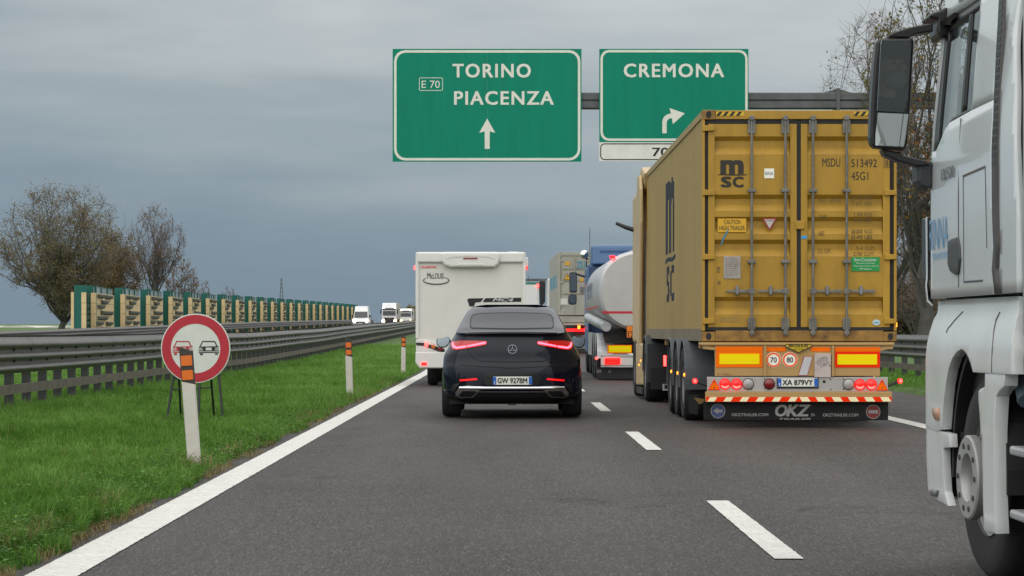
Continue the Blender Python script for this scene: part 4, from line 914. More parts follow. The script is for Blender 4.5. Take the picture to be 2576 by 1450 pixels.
def container():
    D = 31.2; CX = 2.47 + 1.219; Z0 = 1.075
    c = empty('shipping_container', (CX, D, Z0), 'large yellow shipping container on the trailer in the right lane', 'container')
    W, H, L_ = 2.438, 2.90, 12.19; k = .002162; u = lambda a: (a - 1013) * k; w = lambda b: (1402 - b) * H / 1350
    h = W / 2
    # frame
    for s in (-1, 1):
        x0, x1 = (-h, -h + .085) if s < 0 else (h - .085, h)
        xp = (-h, -h + .034) if s < 0 else (h - .034, h); MB().box(*xp, 0, .16, .13, H - .12).build('corner_post', M_YEL, c, bevel=.006)
        MB().box(x0, x1, L_ - .16, L_, .13, H - .12).build('corner_post', M_YEL, c)
        for yy in (0, L_ - .17):
            for z in (0, H - .118):
                q = MB().box(s * h - (.165 if s > 0 else -.0) if s > 0 else -h, (s * h) if s > 0 else -h + .165, yy - .004, yy + .174, z - .002, z + .12)
                cc = q.build('corner_casting', M_RUST, c, bevel=.01)
                if yy == 0:
                    plate('slot', [(s * (h - .08) + .034 * math.cos(a * .5236), z + .06 + .046 * math.sin(a * .5236)) for a in range(12)], -.0065, M_GASK, cc, .002)
        MB().box(*( (-h, -h + .06) if s < 0 else (h - .06, h)), .17, L_ - .17, .0, .16).build('bottom_rail', mat('grimy_rail', (.20, .17, .11), .7, var=.2, dirt=.6), c)
        MB().box(*( (-h, -h + .06) if s < 0 else (h - .06, h)), .17, L_ - .17, H - .09, H - .004).build('top_rail', M_YELS, c)
    MB().box(-h + .166, h - .166, .0, .12, H - .115, H - .004).build('door_header', M_YEL, c, bevel=.006)
    MB().box(-h + .166, h - .166, .0, .14, .0, .135).build('door_sill', M_RUST, c, bevel=.006)
    MB().box(-h + .04, h - .04, .16, L_ - .1, .1, .18).build('floor', M_DRK, c); MB().box(-h + .04, h - .04, .2, L_ - .05, H - .05, H - .02).build('roof', M_YELS, c)
    MB().box(-h + .05, h - .05, L_ - .06, L_ - .02, .1, H - .1).build('front_wall', M_YEL, c)
    # corrugated side walls
    P = .278; D0 = .036
    def cor(y):
        t = (y % P) / P
        if t < .26: return 0
        if t < .50: return D0 * (t - .26) / .24
        if t < .76: return D0
        return D0 * (1 - (t - .76) / .24)
    ys = [.16]
    n = int((L_ - .32) / P) + 1
    for i in range(n + 1):
        for t in (0, .26, .50, .76):
            y = (i + t) * P
            if .17 < y < L_ - .17: ys.append(y)
    ys.append(L_ - .16)
    for s in (-1, 1):
        vs = []; fs = []
        for y in ys: x = s * (h - .012 - cor(y)); vs += [(x, y, .155), (x, y, H - .085)]
        for i in range(len(ys) - 1): fs.append((2 * i, 2 * i + 2, 2 * i + 3, 2 * i + 1))
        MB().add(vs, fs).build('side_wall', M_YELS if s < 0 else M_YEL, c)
    # big logo on the left side, following the corrugation
    def side_text(sx, z0, z1, y0, y1, bold):
        v, f, _ = text_data(sx, bold); bm = bmesh.new(); V = [bm.verts.new((y1 + (y0 - y1) * p[0], 0, z0 + (z1 - z0) * p[1])) for p in v]
        for q in f:
            try: bm.faces.new([V[i] for i in q])
            except ValueError: pass
        for y in ys:
            if y0 < y < y1: bmesh.ops.bisect_plane(bm, geom=bm.verts[:] + bm.edges[:] + bm.faces[:], plane_co=(y, 0, 0), plane_no=(1, 0, 0))
        for q in bm.verts: y = q.co.x; q.co = Vector((-(h - .012 - cor(y)) - .004, y, q.co.z))
        me = bpy.data.meshes.new('side_logo'); bm.to_mesh(me); bm.free(); link('side_logo', me, mat('logo_blue_black', (.022, .028, .04), .6), c)
    side_text('m', 1.30, 2.42, 5.35, 7.25, .03); side_text('S', .56, 1.12, 6.38, 7.2, .03); side_text('C', .56, 1.12, 5.4, 6.25, .03)
    me = bpy.data.meshes.new('side_logo'); side_text('~', 1.15, 1.26, 5.2, 7.4, .05)
    # doors: recessed-panel corrugation
    def door(x0, x1, gx0, gx1, nm):
        d = empty_part(nm, c)
        zs = [(.15, 0)]; gr = [(1245, 1142), (905, 808), (775, 675), (640, 545), (310, 205)]
        prof = []
        for lo, hi in gr: a, b = w(lo), w(hi); prof += [(a, 0), (a + .08, .06), (b - .052, .06), (b, 0)]
        zz = [(.178, 0)] + prof + [(H - .173, 0)]
        mb = MB(); vs = []; m_ = len(zz)
        for x in (gx0, gx1):
            for (z, dd) in zz: vs.append((x, .02 + dd, z))
        mb.add(vs, [(i, m_ + i, m_ + i + 1, i + 1) for i in range(m_ - 1)])
        pan = mb.build('door_panel', M_YEL, d)
        for sx in (gx0, gx1):      # closing cheeks of the grooves
            q = MB()
            for j in range(5): a = prof[4 * j:4 * j + 4]; q.add([(sx, .02 + dd, z) for z, dd in a], [(0, 1, 2, 3)])
            q.build('groove_cheek', M_YEL, d)
        for a, b in ((x0, gx0), (gx1, x1)): MB().box(a, b, .012, .07, .178, H - .173).build('door_stile', M_YEL, d, bevel=.004)
        for a, b in ((.136, .177), (H - .172, H - .116)): MB().box(x0, x1, .018, .05, a, b).build('seal', M_GASK, d)
        return d
    def empty_part(nm, par):
        o = bpy.data.objects.new(nm, None); COL.objects.link(o); o.parent = par; o.empty_display_size = .1; return o
    dl = door(u(484), u(998), u(522), u(960), 'door'); dr = door(u(1022), u(1538), u(1060), u(1497), 'door')
    MB().box(u(998), u(1022), .022, .06, .14, H - .13).build('centre_gasket', M_GASK, c)
    for a, b in ((-h + .034, u(484)), (u(1538), h - .034)): 
        if b > a: MB().box(a, b, .03, .06, .14, H - .13).build('side_gasket', M_GASK, c)
    # hinges
    for yv in (160, 535, 910, 1285):
        for s, d in ((-1, dl), (1, dr)):
            a, b = (u(450), u(522)) if s < 0 else (u(1504), u(1576))
            MB().prism([(a, w(yv + 16)), (b, w(yv + 13)), (b, w(yv - 13)), (a, w(yv - 20))], 'y', -.022, .012).build('hinge', M_YEL, d, bevel=.006)
    # locking bars
    for a, d, s in ((735, dl, -1), (930, dl, -1), (1090, dr, 1), (1285, dr, 1)):
        x = u(a); b = MB().tube([(x, -.03, w(1372)), (x, -.03, w(84))], .017, 10).build('locking_bar', M_BAR, d, smooth=True)
        for y0, y1, hw in ((110, 190, .047), (1265, 1335, .047)): MB().prism(rect(x - hw, x + hw, w(y1), w(y0), .012, 2), 'y', -.024, .012).build('bar_guide', M_BAR, b, bevel=.005); 
        for yv in (98, 1350): MB().prism([(x - .03, w(yv + 14)), (x + .03, w(yv + 14)), (x + .034, w(yv - 6)), (x + .012, w(yv - 16)), (x - .034, w(yv - 6))], 'y', -.06, .0).build('cam', M_BAR, b, bevel=.006)
        for yv in (522, 937): MB().prism(rect(x - .05, x + .05, w(yv + 10), w(yv - 10)), 'y', -.05, .012).build('bar_bracket', M_BAR, b, bevel=.006)
    for bar, a0, a1, hp, d in ((735, 585, 735, 650, dl), (930, 770, 930, 845, dl), (1090, 1090, 1255, 1172, dr), (1285, 1285, 1450, 1368, dr)):
        hd = MB().prism([(u(a0), w(1116)), (u(a1), w(1120)), (u(a1), w(1100)), (u(a0), w(1104))], 'y', -.035, -.02).build('handle', M_BAR, d, bevel=.004)
        MB().prism(circ(u(hp), w(1105), .028, 12, .062), 'y', -.045, .012).build('handle_catch', M_BAR, hd, bevel=.006); MB().box(u(hp) - .012, u(hp) + .012, -.052, -.044, w(1128), w(1082)).build('seal_pin', M_STEEL, hd)
        MB().box(u(bar) - .04, u(bar) + .04, -.05, -.018, w(1126), w(1094)).build('handle_hub', M_BAR, hd, bevel=.006)
    MB().box(u(992), u(1044), -.012, .02, w(748), w(698)).build('door_lock_box', M_YEL, dr, bevel=.008)
    # hazard stripes on the header
    for a, b in ((530, 692), (1328, 1490)):
        st = plate('hazard_plate', rect(u(a), u(b), w(85), w(62)), -.005, mat('hazard_yellow', (.70, .44, .02), .5, dirt=.3), c, .004)
        x = a
        while x < b - 14: plate('hazard_stripe', [(u(x), w(85)), (u(x + 18), w(85)), (u(min(b, x + 36)), w(62)), (u(min(b, x + 18)), w(62))], -.0075, M_TXT, st, .002); x += 38
    # writing (each line laid on its panel)
    def tx(s, a, b, y0, y1, m=M_CTXT, par=None, y=.016, bold=.012): text(s, u(a), u(b), w(y1), w(y0), y, m, par or c, bold=bold)
    tx('m', 555, 690, 343, 425, bold=.05); tx('S', 558, 619, 440, 503, bold=.05); tx('C', 626, 690, 440, 503, bold=.05)
    plate('logo_wave', [(u(535), w(430)), (u(555), w(424)), (u(690), w(428)), (u(710), w(424)), (u(700), w(432)), (u(660), w(434)), (u(560), w(431))], .014, M_CTXT, c, .003)
    q = plate('label_white', rect(u(810), u(867), w(450), w(393)), .013, M_RWHT, c, .004); tx('RINA', 816, 862, 412, 432, mat('label_text_blue', (.03, .08, .2), .5), q, .011)
    q = plate('label_caution', rect(u(540), u(705), w(765), w(685)), .014, mat('label_yellow', (.72, .40, .02), .5, dirt=.2), c, .004); tx('CAUTION', 577, 670, 692, 718, M_CTXT, q, .011); tx('HIGH TRAILER', 548, 697, 727, 753, M_CTXT, q, .011)
    q = plate('label_triangle', [(u(798), w(684)), (u(882), w(684)), (u(840), w(758))], .014, mat('label_red', (.36, .03, .04), .5), c, .004); plate('triangle_face', [(u(810), w(690)), (u(870), w(690)), (u(840), w(744))], .011, mat('label_pale', (.55, .5, .46), .5), q, .002); tx('ATTENTION', 818, 862, 694, 702, M_CTXT, q, .009)
    plate('paint_stroke', [(u(597), w(752)), (u(608), w(748)), (u(578), w(800)), (u(562), w(842)), (u(556), w(840)), (u(568), w(795))], .013, mat('chalk_blue', (.07, .22, .33), .7), c, .004)
    q = plate('safety_plate', rect(u(574), u(672), w(1036), w(905)), .012, mat('plate_grey', (.40, .36, .32), .5, .2, dirt=.5, dcol=(.2, .15, .12), dscale=8), c, .006, bevel=.002)
    for i in range(9): tx('CSC SAFETY APPROVAL'[: 12 + i % 6], 582, 650 + (i * 7) % 16, 915 + i * 12, 921 + i * 12, mat('etched', (.14, .12, .11), .6), q, .0095)
    for a, b, y0, y1 in ((535, 552, 968, 1000), (538, 555, 1050, 1068)): plate('stencil', rect(u(a), u(b), w(y1), w(y0)), .014, mat('faded_stencil', (.16, .10, .03), .7, dirt=.6, dcol=(.40, .25, .05), dscale=30), c, .003)
    plate('stencil', rect(u(552), u(660), w(1288), w(1260)), .016, mat('faded_stencil2', (.33, .20, .045), .7, dirt=.5, dcol=(.42, .26, .05), dscale=14), c, .003)
    tx('MSDU', 1147, 1250, 333, 382); tx('513492', 1315, 1463, 338, 385); tx('8', 1511, 1529, 342, 382, y=.008); tx('45G1', 1315, 1413, 412, 460)
    ring('check_box', rect(u(1503), u(1537), w(390), w(334)), rect(u(1506), u(1534), w(387), w(337)), .010, M_CTXT, c, .002)
    FT = mat('container_print_faded', (.095, .072, .032), .7)
    for s, a, b, y0, y1 in (('MAX. GROSS', 1125, 1252, 566, 590), ('32.500  KGS.', 1315, 1437, 553, 577), ('71.650  LBS.', 1315, 1437, 585, 609), ('TARE', 1127, 1173, 664, 688), ('3.700  KGS.', 1328, 1440, 650, 674), ('8.160  LBS.', 1328, 1437, 683, 706), ('NET', 1125, 1160, 760, 785), ('28.800  KGS.', 1315, 1440, 748, 772), ('63.490  LBS.', 1315, 1440, 782, 806), ('CU. CAP.', 1122, 1197, 860, 885), ('76.4  CU.M.', 1338, 1450, 847, 870), ('2.700  CU.FT.', 1328, 1450, 880, 903)):
        q = s.split('  '); m_ = FT if y0 < 712 else M_CTXT
        if len(q) == 1: tx(s, a, b, y0, y1, m_)
        else: cut = a + (b - a) * len(q[0]) / (len(s) - .5); tx(q[0], a, cut, y0, y1, m_); tx(q[1], cut + 12, b, y0, y1, m_)
    q = plate('label_green', rect(u(1315), u(1478), w(992), w(910)), .010, mat('label_green', (.01, .30, .06), .45), c, .005)
    for s, a, b, y0, y1 in (('Eco-Container', 1332, 1462, 916, 935), ('Bamboo Flooring', 1345, 1448, 942, 952), ('Waterborne Paint System', 1325, 1470, 958, 968), ('MB Sealant', 1362, 1430, 974, 984)): tx(s, a, b, y0, y1, M_TXTW, q, .0075)
    q = plate('label_oval', circ(u(1460), w(1292), 22 * k, 20, 17 * k), .012, mat('label_oval', (.5, .68, .72), .5), c, .006); tx('opic', 1444, 1476, 1286, 1300, mat('label_text_blue'), q, .0095)
    plate('blue_tag', [(u(1021), w(788)), (u(1058), w(785)), (u(1058), w(802)), (u(1025), w(805))], .006, mat('tag_blue', (.05, .35, .65), .5), c, .005)
    MB().box(h - .006, h + .004, -.008, .03, .18, .24).build('marker_reflector', M_LORG, c)  # unpowered reflector, its shine imitated by a glowing material
container()

def semitrailer():
    D = 31.0; k = .00104; CX = 3.657; u = lambda a: (a - 1245) * k; w = lambda b: 1.188 - k * b
    c = empty('container_trailer', (CX, D, 0), 'beige container trailer with reflective yellow panels and striped bumper', 'trailer')
    P = lambda pts: [(u(a), w(b)) for a, b in pts]
    MB().box(u(80), u(2400), .04, .5, w(160), w(122)).build('rear_bolster', M_BEI, c, bevel=.012)
    MB().prism(P([(105, 160), (245, 175), (255, 215), (110, 200)]), 'y', .06, .3).build('gusset', M_BEI, c); MB().prism(P([(2380, 160), (2225, 175), (2230, 230), (2300, 205), (2385, 200)]), 'y', .06, .3).build('gusset', M_BEI, c)
    MB().prism(P([(245, 525), (2226, 525), (2226, 162), (245, 162)]), 'y', .06, .10).build('rear_plate', M_BEI, c, bevel=.006)
    for a in (845, 1658): MB().box(u(a) - .014, u(a) + .014, .02, .06, w(530), w(162)).build('rib', M_BEI, c, bevel=.005)
    for (a0, a1, b0, b1, c0, c1, d0, d1, m, tp) in ((258, 815, 170, 420, 298, 778, 258, 382, M_RORG, M_RORG), (1685, 2225, 180, 422, 1715, 2190, 265, 387, M_RRED, M_RRED)):
        q = plate('marker_board', rect(u(a0), u(a1), w(b1), w(b0)), .053, m, c, .006)
        plate('board_field', rect(u(c0), u(c1), w(d1), w(d0)), .050, M_RYEL, q, .003); plate('board_top', rect(u(a0), u(a1), w(b0 + 52), w(b0)), .0505, M_RORG, q, .0025)
    for a, b in ((865, 1095), (1398, 1625)): plate('reflector', rect(u(a), u(b), w(230), w(180)), .054, M_RORG, c, .006)
    q = MB().prism(P([(1085, 150), (1110, 138), (1380, 138), (1405, 150), (1402, 172), (1245, 244), (1085, 172)]), 'y', .03, .06).build('maker_badge', mat('badge_yellow', (.62, .43, .01), .45), c, bevel=.004)
    ring('badge_rim', P([(1085, 150), (1110, 138), (1380, 138), (1405, 150), (1402, 172), (1245, 244), (1085, 172)]), P([(1093, 153), (1114, 145), (1376, 145), (1397, 153), (1394, 168), (1245, 235), (1093, 168)]), .0265, M_TXT, q, .003)
    text('BROSHUIS', u(1127), u(1360), w(178), w(146), .0265, M_TXT, q, bold=.02); text('HOLLAND', u(1180), u(1308), w(212), w(192), .0265, M_TXT, q)
    for a, s in ((948, '70'), (1145, '80')):
        q = plate('speed_disc', circ(u(a), w(330), 93 * k, 36), .054, M_RWHT, c, .006); ring('speed_ring', circ(u(a), w(330), 88 * k, 36), circ(u(a), w(330), 66 * k, 36), .0515, mat('speed_orange', (.95, .14, .02), .4), q, .002); text(s, u(a - 38), u(a + 38), w(362), w(298), .0515, M_TXT, q, bold=.015)
    q = plate('slanted_label', P([(1310, 286), (1422, 288), (1356, 520), (1243, 520)]), .054, mat('label_red'), c, .006); plate('label_face', P([(1318, 292), (1414, 294), (1351, 514), (1251, 514)]), .0515, mat('label_grey', (.55, .54, .55), .5), q, .002)
    q = MB().prism(rect(u(1437), u(1632), w(540), w(255), .006, 2), 'y', .02, .06).build('document_box', mat('box_pinkish', (.56, .47, .43), .55, dirt=.35, dcol=(.2, .17, .15), dscale=12), c, bevel=.006); plate('box_catch', circ(u(1618), w(400), .008, 10), .015, M_BLK, q, .006)
    plate('smudge', [(u(1530 + 75 * math.cos(a) * (1 + .25 * math.sin(5 * a))), w(350 + 60 * math.sin(a) * (1 + .2 * math.sin(4 * a)))) for a in [i * .3 for i in range(21)]], .017, mat('box_smudge', (.42, .36, .33), .6, dirt=1, dcol=(.10, .09, .09), dscale=28), q, .002)
    text('M. TWINELLI', u(275), u(440), w(514), w(490), .055, mat('faded_red_print', (.30, .12, .07), .6), c)
    # light board
    MB().prism(P([(150, 712), (2318, 712), (2318, 538), (150, 535)]), 'y', .035, .075).build('light_board', mat('light_board', (.46, .43, .40), .45, .2, var=.08, dirt=.35, dcol=(.28, .24, .2), dscale=4), c, bevel=.005)
    for pts in ([(160, 692), (235, 558), (307, 692)], [(2172, 697), (2247, 563), (2318, 697)]):
        q = plate('warning_triangle', P(pts), .022, M_RRED, c, .014); cx_ = sum(p[0] for p in pts) / 3; cy_ = sum(p[1] for p in pts) / 3
        plate('triangle_field', P([(cx_ + (a - cx_) * .78, cy_ + (b - cy_) * .78) for a, b in pts]), .019, M_RORG, q, .003)
        for bb in (596, 665): plate('screw', circ(u(cx_), w(bb), .008, 10), .017, M_LDRK, q, .003)
    for a, b, m, lit in ((362, 620, M_LRED, 1), (502, 620, M_LRED, 1), (642, 620, M_LCLR, 0), (895, 620, M_LDRK, 0), (1845, 625, M_LCLR, 0), (1980, 627, M_LRED, 1), (2118, 627, M_LRED, 1)):
        r = 64 * k; red = mat('lamp_red_glow', (.25, .003, .003), .2, coat=.3, emit=4, ecol=(1, .003, .002))
        q = MB().lathe([(.001, -.028), (r * .5, -.026), (r * .85, -.016), (r, 0), (r, .02)], (u(a), .03, w(b)), 'y', 28).build('round_lamp', red if lit else m, c, smooth=True)
        MB().lathe([(r * 1.08, .0), (r * 1.08, -.008), (r * 1.0, -.008)], (u(a), .034, w(b)), 'y', 28).build('lamp_rim', M_BLK, q)
        if lit:
            arc = [(u(a) + r * .74 * math.cos(math.radians(t)), .012 - .008, w(b) + r * .62 * math.sin(math.radians(t))) for t in range(200, 341, 10)]
            MB().tube(arc, [.004 + .011 * math.sin(math.pi * i / 14) for i in range(15)], 6).build('lit_arc', M_LHOT, q, smooth=True)
    number_plate(c, 'XA 879VY', u(1235), .014, w(600), .50, .103); MB().box(u(985), u(1485), .022, .035, w(672), w(546)).build('plate_holder', M_BLK, c)
    for a, b, r in ((1553, 592, 18), (1632, 562, 8), (1632, 684, 8), (1787, 562, 8), (1787, 682, 9), (838, 680, 7), (838, 560, 7), (684, 565, 7), (684, 680, 8)): plate('bolt_hole', circ(u(a), w(b), r * k, 12), .0315, M_GASK, c, .003)
    # under-run bumper with chevron tape
    MB().prism(P([(130, 835), (2360, 835), (2360, 712), (130, 712)]), 'y', .0, .09).build('bumper', M_BEI, c, bevel=.006)
    tape = plate('bumper_tape', rect(u(135), u(2356), w(831), w(774)), -.003, M_RRED, c, .003)
    for i in range(12):
        if i < 6: a = 150 + 193 * i; pts = [(a - 2, 829), (a + 84, 829), (a + 118, 776), (a + 34, 776)]
        else: a = 1252 + 193.5 * (i - 6); pts = [(a + 32, 829), (a + 134, 829), (a + 98, 776), (a, 776)]
        plate('tape_stripe', P([(min(2356, p[0]), p[1]) for p in pts]), -.0055, mat('tape_cream', (1.0, .90, .55), .4), tape, .002)
    # mud flap
    q = plate('mud_flap', P([(112, 1052), (1100, 1058), (2055, 1060), (2330, 1056), (2332, 838), (112, 838)]), .10, mat('flap_rubber', (.009, .009, .009), .6, spec=.25, var=.2, dirt=.25, dcol=(.03, .027, .023), dscale=3), c, .015)
    LG = mat('flap_print', (.30, .29, .27), .6, dirt=.3); y = .097
    b_ = plate('arrow_disc', circ(u(285), w(945), 88 * k, 32), y, mat('disc_blue', (.035, .06, .18), .5, dirt=.3), q, .003); ring('disc_rim', circ(u(285), w(945), 88 * k, 32), circ(u(285), w(945), 80 * k, 32), y - .003, LG, b_, .002); plate('arrow', P([(228, 942), (290, 905), (285, 928), (342, 930), (340, 962), (285, 960), (290, 985)]), y - .003, LG, b_, .002)
    b_ = plate('no_entry_disc', circ(u(2150), w(955), 86 * k, 32), y, mat('disc_red', (.20, .012, .014), .5, dirt=.2), q, .003); ring('disc_rim', circ(u(2150), w(955), 86 * k, 32), circ(u(2150), w(955), 78 * k, 32), y - .003, LG, b_, .002); plate('bar', rect(u(2092), u(2208), w(975), w(934)), y - .003, LG, b_, .002)
    text('OKZTRAILER.COM', u(450), u(888), w(1008), w(972), y, LG, q, bold=.02); text('OKZTRAILER.COM', u(1545), u(1970), w(1012), w(975), y, LG, q, bold=.02); text('KZ', u(1105), u(1400), w(1010), w(868), y, LG, q, bold=.04, shear=.25); text('O', u(972), u(1120), w(1012), w(868), y, LG, q, bold=.04, shear=.2)
    text('>', u(1400), u(1424), w(1012), w(972), y, LG, q); text('>', u(1424), u(1448), w(1012), w(972), y, LG, q); text('TRAILER', u(1018), u(1400), w(1050), w(1030), y, LG, q, bold=.03, shear=.2)
    # position lamps on rubber arms
    for s, a, b in ((1, 2330, 2465), (-1, 155, 5)):
        MB().tube([(u(a) - s * .03, .06, w(650)), (u((a + b) / 2), .05, w(612)), (u(b) - s * .02, .05, w(585))], .017, 8).build('lamp_arm', M_BLK, c); q = MB().lathe([(.001, -.05), (.022, -.045), (.032, -.02), (.03, .02), (.012, .04)], (u(b), .06, w(583)), 'y', 14).build('position_lamp', M_LRED, c, smooth=True); MB().lathe([(.001, -.018), (.016, -.012), (.02, 0)], (u(b), .012, w(585)), 'y', 12).build('lamp_core', M_LHOT, q, smooth=True)
    # chassis, three axles with guards
    for x in (-.5, .5): MB().box(x - .07, x + .07, .3, 12.0, .78, 1.065).build('chassis_rail', M_BEI, c)
    for yy in (1.2, 4.5, 8.0, 11.8): MB().box(-1.15, 1.15, yy - .06, yy + .06, .98, 1.07).build('cross_member', M_BEI, c)
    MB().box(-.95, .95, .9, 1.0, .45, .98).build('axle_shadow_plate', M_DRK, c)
    GR_ = mat('mudguard_grey', (.085, .095, .105), .55, var=.15, dirt=.4)
    for i, ya in enumerate((2.75, 4.06, 5.37)):
        for s in (-1, 1):
            wheel(c, s * 1.245, ya, .50, .38, s, M_STEEL, M_RUB)
            pr = [(.58, ya), ]; arc = [(ya + .60 * math.cos(math.radians(t)), .50 + .60 * math.sin(math.radians(t))) for t in range(-8, 189, 14)]; inn = [(ya + .57 * math.cos(math.radians(t)), .50 + .57 * math.sin(math.radians(t))) for t in range(188, -9, -14)]
            MB().prism(arc + inn, 'x', s * .86, s * 1.262).build('mudguard', GR_, c, bevel=.01)
            MB().lathe([(.001, -.02), (.022, -.012), (.026, 0)], (s * 1.264, ya - .58, .62), 'x', 10).build('side_marker', M_LORG, c)
        MB().tube([(-.9, ya, .5), (.9, ya, .5)], .07, 8).build('axle', M_DRK, c)
    q = MB().prism([(-1.235, .36), (-1.10, .36), (-1.12, .10), (-1.235, .12)], 'y', 1.8, 1.83).build('side_flap', M_BLK, c)
    plate('side_flap_badge', P([(0, 790), (125, 800), (125, 835), (70, 870)]), .16, mat('badge_dim', (.16, .11, .015), .6, dirt=.4), c, .006)
semitrailer()

def dark_wheels(c, xs_, ys_, r=.5, w=.34):
    for s in (-1, 1):
        for y in ys_: wheel(c, s * xs_, y, r, w, s, M_STEEL, M_RUB)
def beige_tractor():
    CX = 3.64; D = 41.0
    c = empty('tractor_unit', (CX, D, 0), 'beige lorry tractor unit hauling the yellow container', 'lorry'); z5x = lambda a: (a * .1692 + 1534.6 - 1271)
    bei = mat('tractor_beige', (.52, .38, .19), .4, var=.05, dirt=.2, dcol=(.35, .25, .12))
    dark_wheels(c, 1.25, (1.45, 5.0), .51, .33)
    for s in (-1, 1): wheel(c, s * .90, 1.45, .50, .3, s, M_STEEL, M_RUB)
    # cab with side fairings and roof deflector
    MB().prism(rect(-1.24, 1.24, .95, 3.75, .10), 'y', 3.6, 5.9).build('cab', bei, c, bevel=.05)
    MB().prism([(2.7, 3.98), (3.7, 4.14), (4.9, 3.95), (5.6, 3.7), (4.2, 3.55), (2.95, 3.7)], 'x', -1.20, 1.20).build('roof_deflector', bei, c, bevel=.04)
    for s in (-1, 1):
        MB().prism([(3.0, 3.95), (3.7, 3.95), (3.7, .95), (3.05, .95), (2.85, 2.2), (2.75, 3.1), (2.8, 3.7)], 'x', s * 1.275, s * 1.215).build('side_fairing', bei, c, bevel=.02)
        MB().prism([(2.1, .98), (4.15, .98), (4.15, .22), (2.1, .26)], 'x', s * 1.27, s * 1.0).build('side_skirt', bei, c, bevel=.03)
        MB().prism([(2.15, .22), (4.1, .20), (4.1, .08), (2.15, .1)], 'x', s * 1.262, s * 1.1).build('skirt_rubber', M_BLK, c)
        for y, z in ((2.45, .68), (2.95, .60)): MB().lathe([(.001, -.015), (.018, -.01), (.022, 0)], (s * 1.272, y, z), 'x', 10).build('side_marker', M_LORG, c)
        arc = [(1.45 + .62 * math.cos(math.radians(t)), .51 + .62 * math.sin(math.radians(t))) for t in range(0, 181, 15)] + [(1.45 + .58 * math.cos(math.radians(t)), .51 + .58 * math.sin(math.radians(t))) for t in range(180, -1, -15)]
        MB().prism(arc, 'x', s * .62, s * 1.27).build('mudguard', mat('guard_dark', (.03, .034, .038), .45), c, bevel=.015)
        MB().box(min(s * 1.26, s * .64), max(s * 1.26, s * .64), .80, .84, .32, 1.0).build('rear_guard', mat('guard_dark'), c, bevel=.02)
        lamp = MB().box(min(s * .58, s * 1.0), max(s * .58, s * 1.0), .74, .80, .60, .80).build('tail_light', M_LDRK, c, bevel=.015)
        MB().box(min(s * .94, s * .985), max(s * .94, s * .985), .73, .742, .61, .79).build('light_bar', M_LHOT, lamp, bevel=.008)
        for z in (.615, .76): MB().box(min(s * .6, s * .93), max(s * .6, s * .93), .73, .742, z, z + .02).build('light_strip', M_LRED, lamp)
        MB().box(min(s * 1.2, s * .5), max(s * 1.2, s * .5), .76, .79, .22, .58).build('mud_flap', M_BLK, c)
        MB().tube([(s * 1.2, 5.6, 3.08), (s * 1.38, 5.65, 3.14), (s * 1.56, 5.7, 3.22)], [.045, .04, .03], 8).build('mirror_camera_arm', M_BLK, c, smooth=True)
    number_plate(c, 'GP 441XS', -.62, .735, .50, .52, .11)
    MB().box(-1.0, -.2, .745, .76, .20, .31).build('flap_board', mat('flap_pale', (.5, .5, .5), .5), c); text('DAF', -.97, -.35, .23, .30, .742, M_TXT, c, bold=.03)
    MB().tube([(-1.12, 2.85, 1.1), (-1.12, 2.85, 3.0)], .05, 10).build('air_pipe', M_STEEL, c, smooth=True); MB().tube([(-1.0, 3.0, 1.1), (-.95, 3.1, 2.2), (-1.0, 3.05, 3.0)], .02, 6).build('cable', M_BLK, c)
    MB().box(-1.0, 1.0, 3.50, 3.6, 1.0, 3.5).build('cab_back', mat('cab_back_beige', (.34, .24, .11), .6, dirt=.5), c)
    MB().box(-.45, .45, .9, 5.6, .6, .95).build('chassis', M_DRK, c); MB().lathe([(.001, .05), (.45, .05), (.48, 0), (.48, -.08)], (0, 1.6, 1.0), 'z', 24).build('fifth_wheel', M_DRK, c)
    MB().box(-.6, .6, .78, .9, .4, .95).build('rear_cross', M_DRK, c)
    MB().tube([(-1.05, .95, .98), (-.95, .9, .45)], .03, 6).build('bracket', bei, c); MB().box(-.28, -.20, .70, .74, .3, .82).build('landing_leg', bei, c)
beige_tractor()

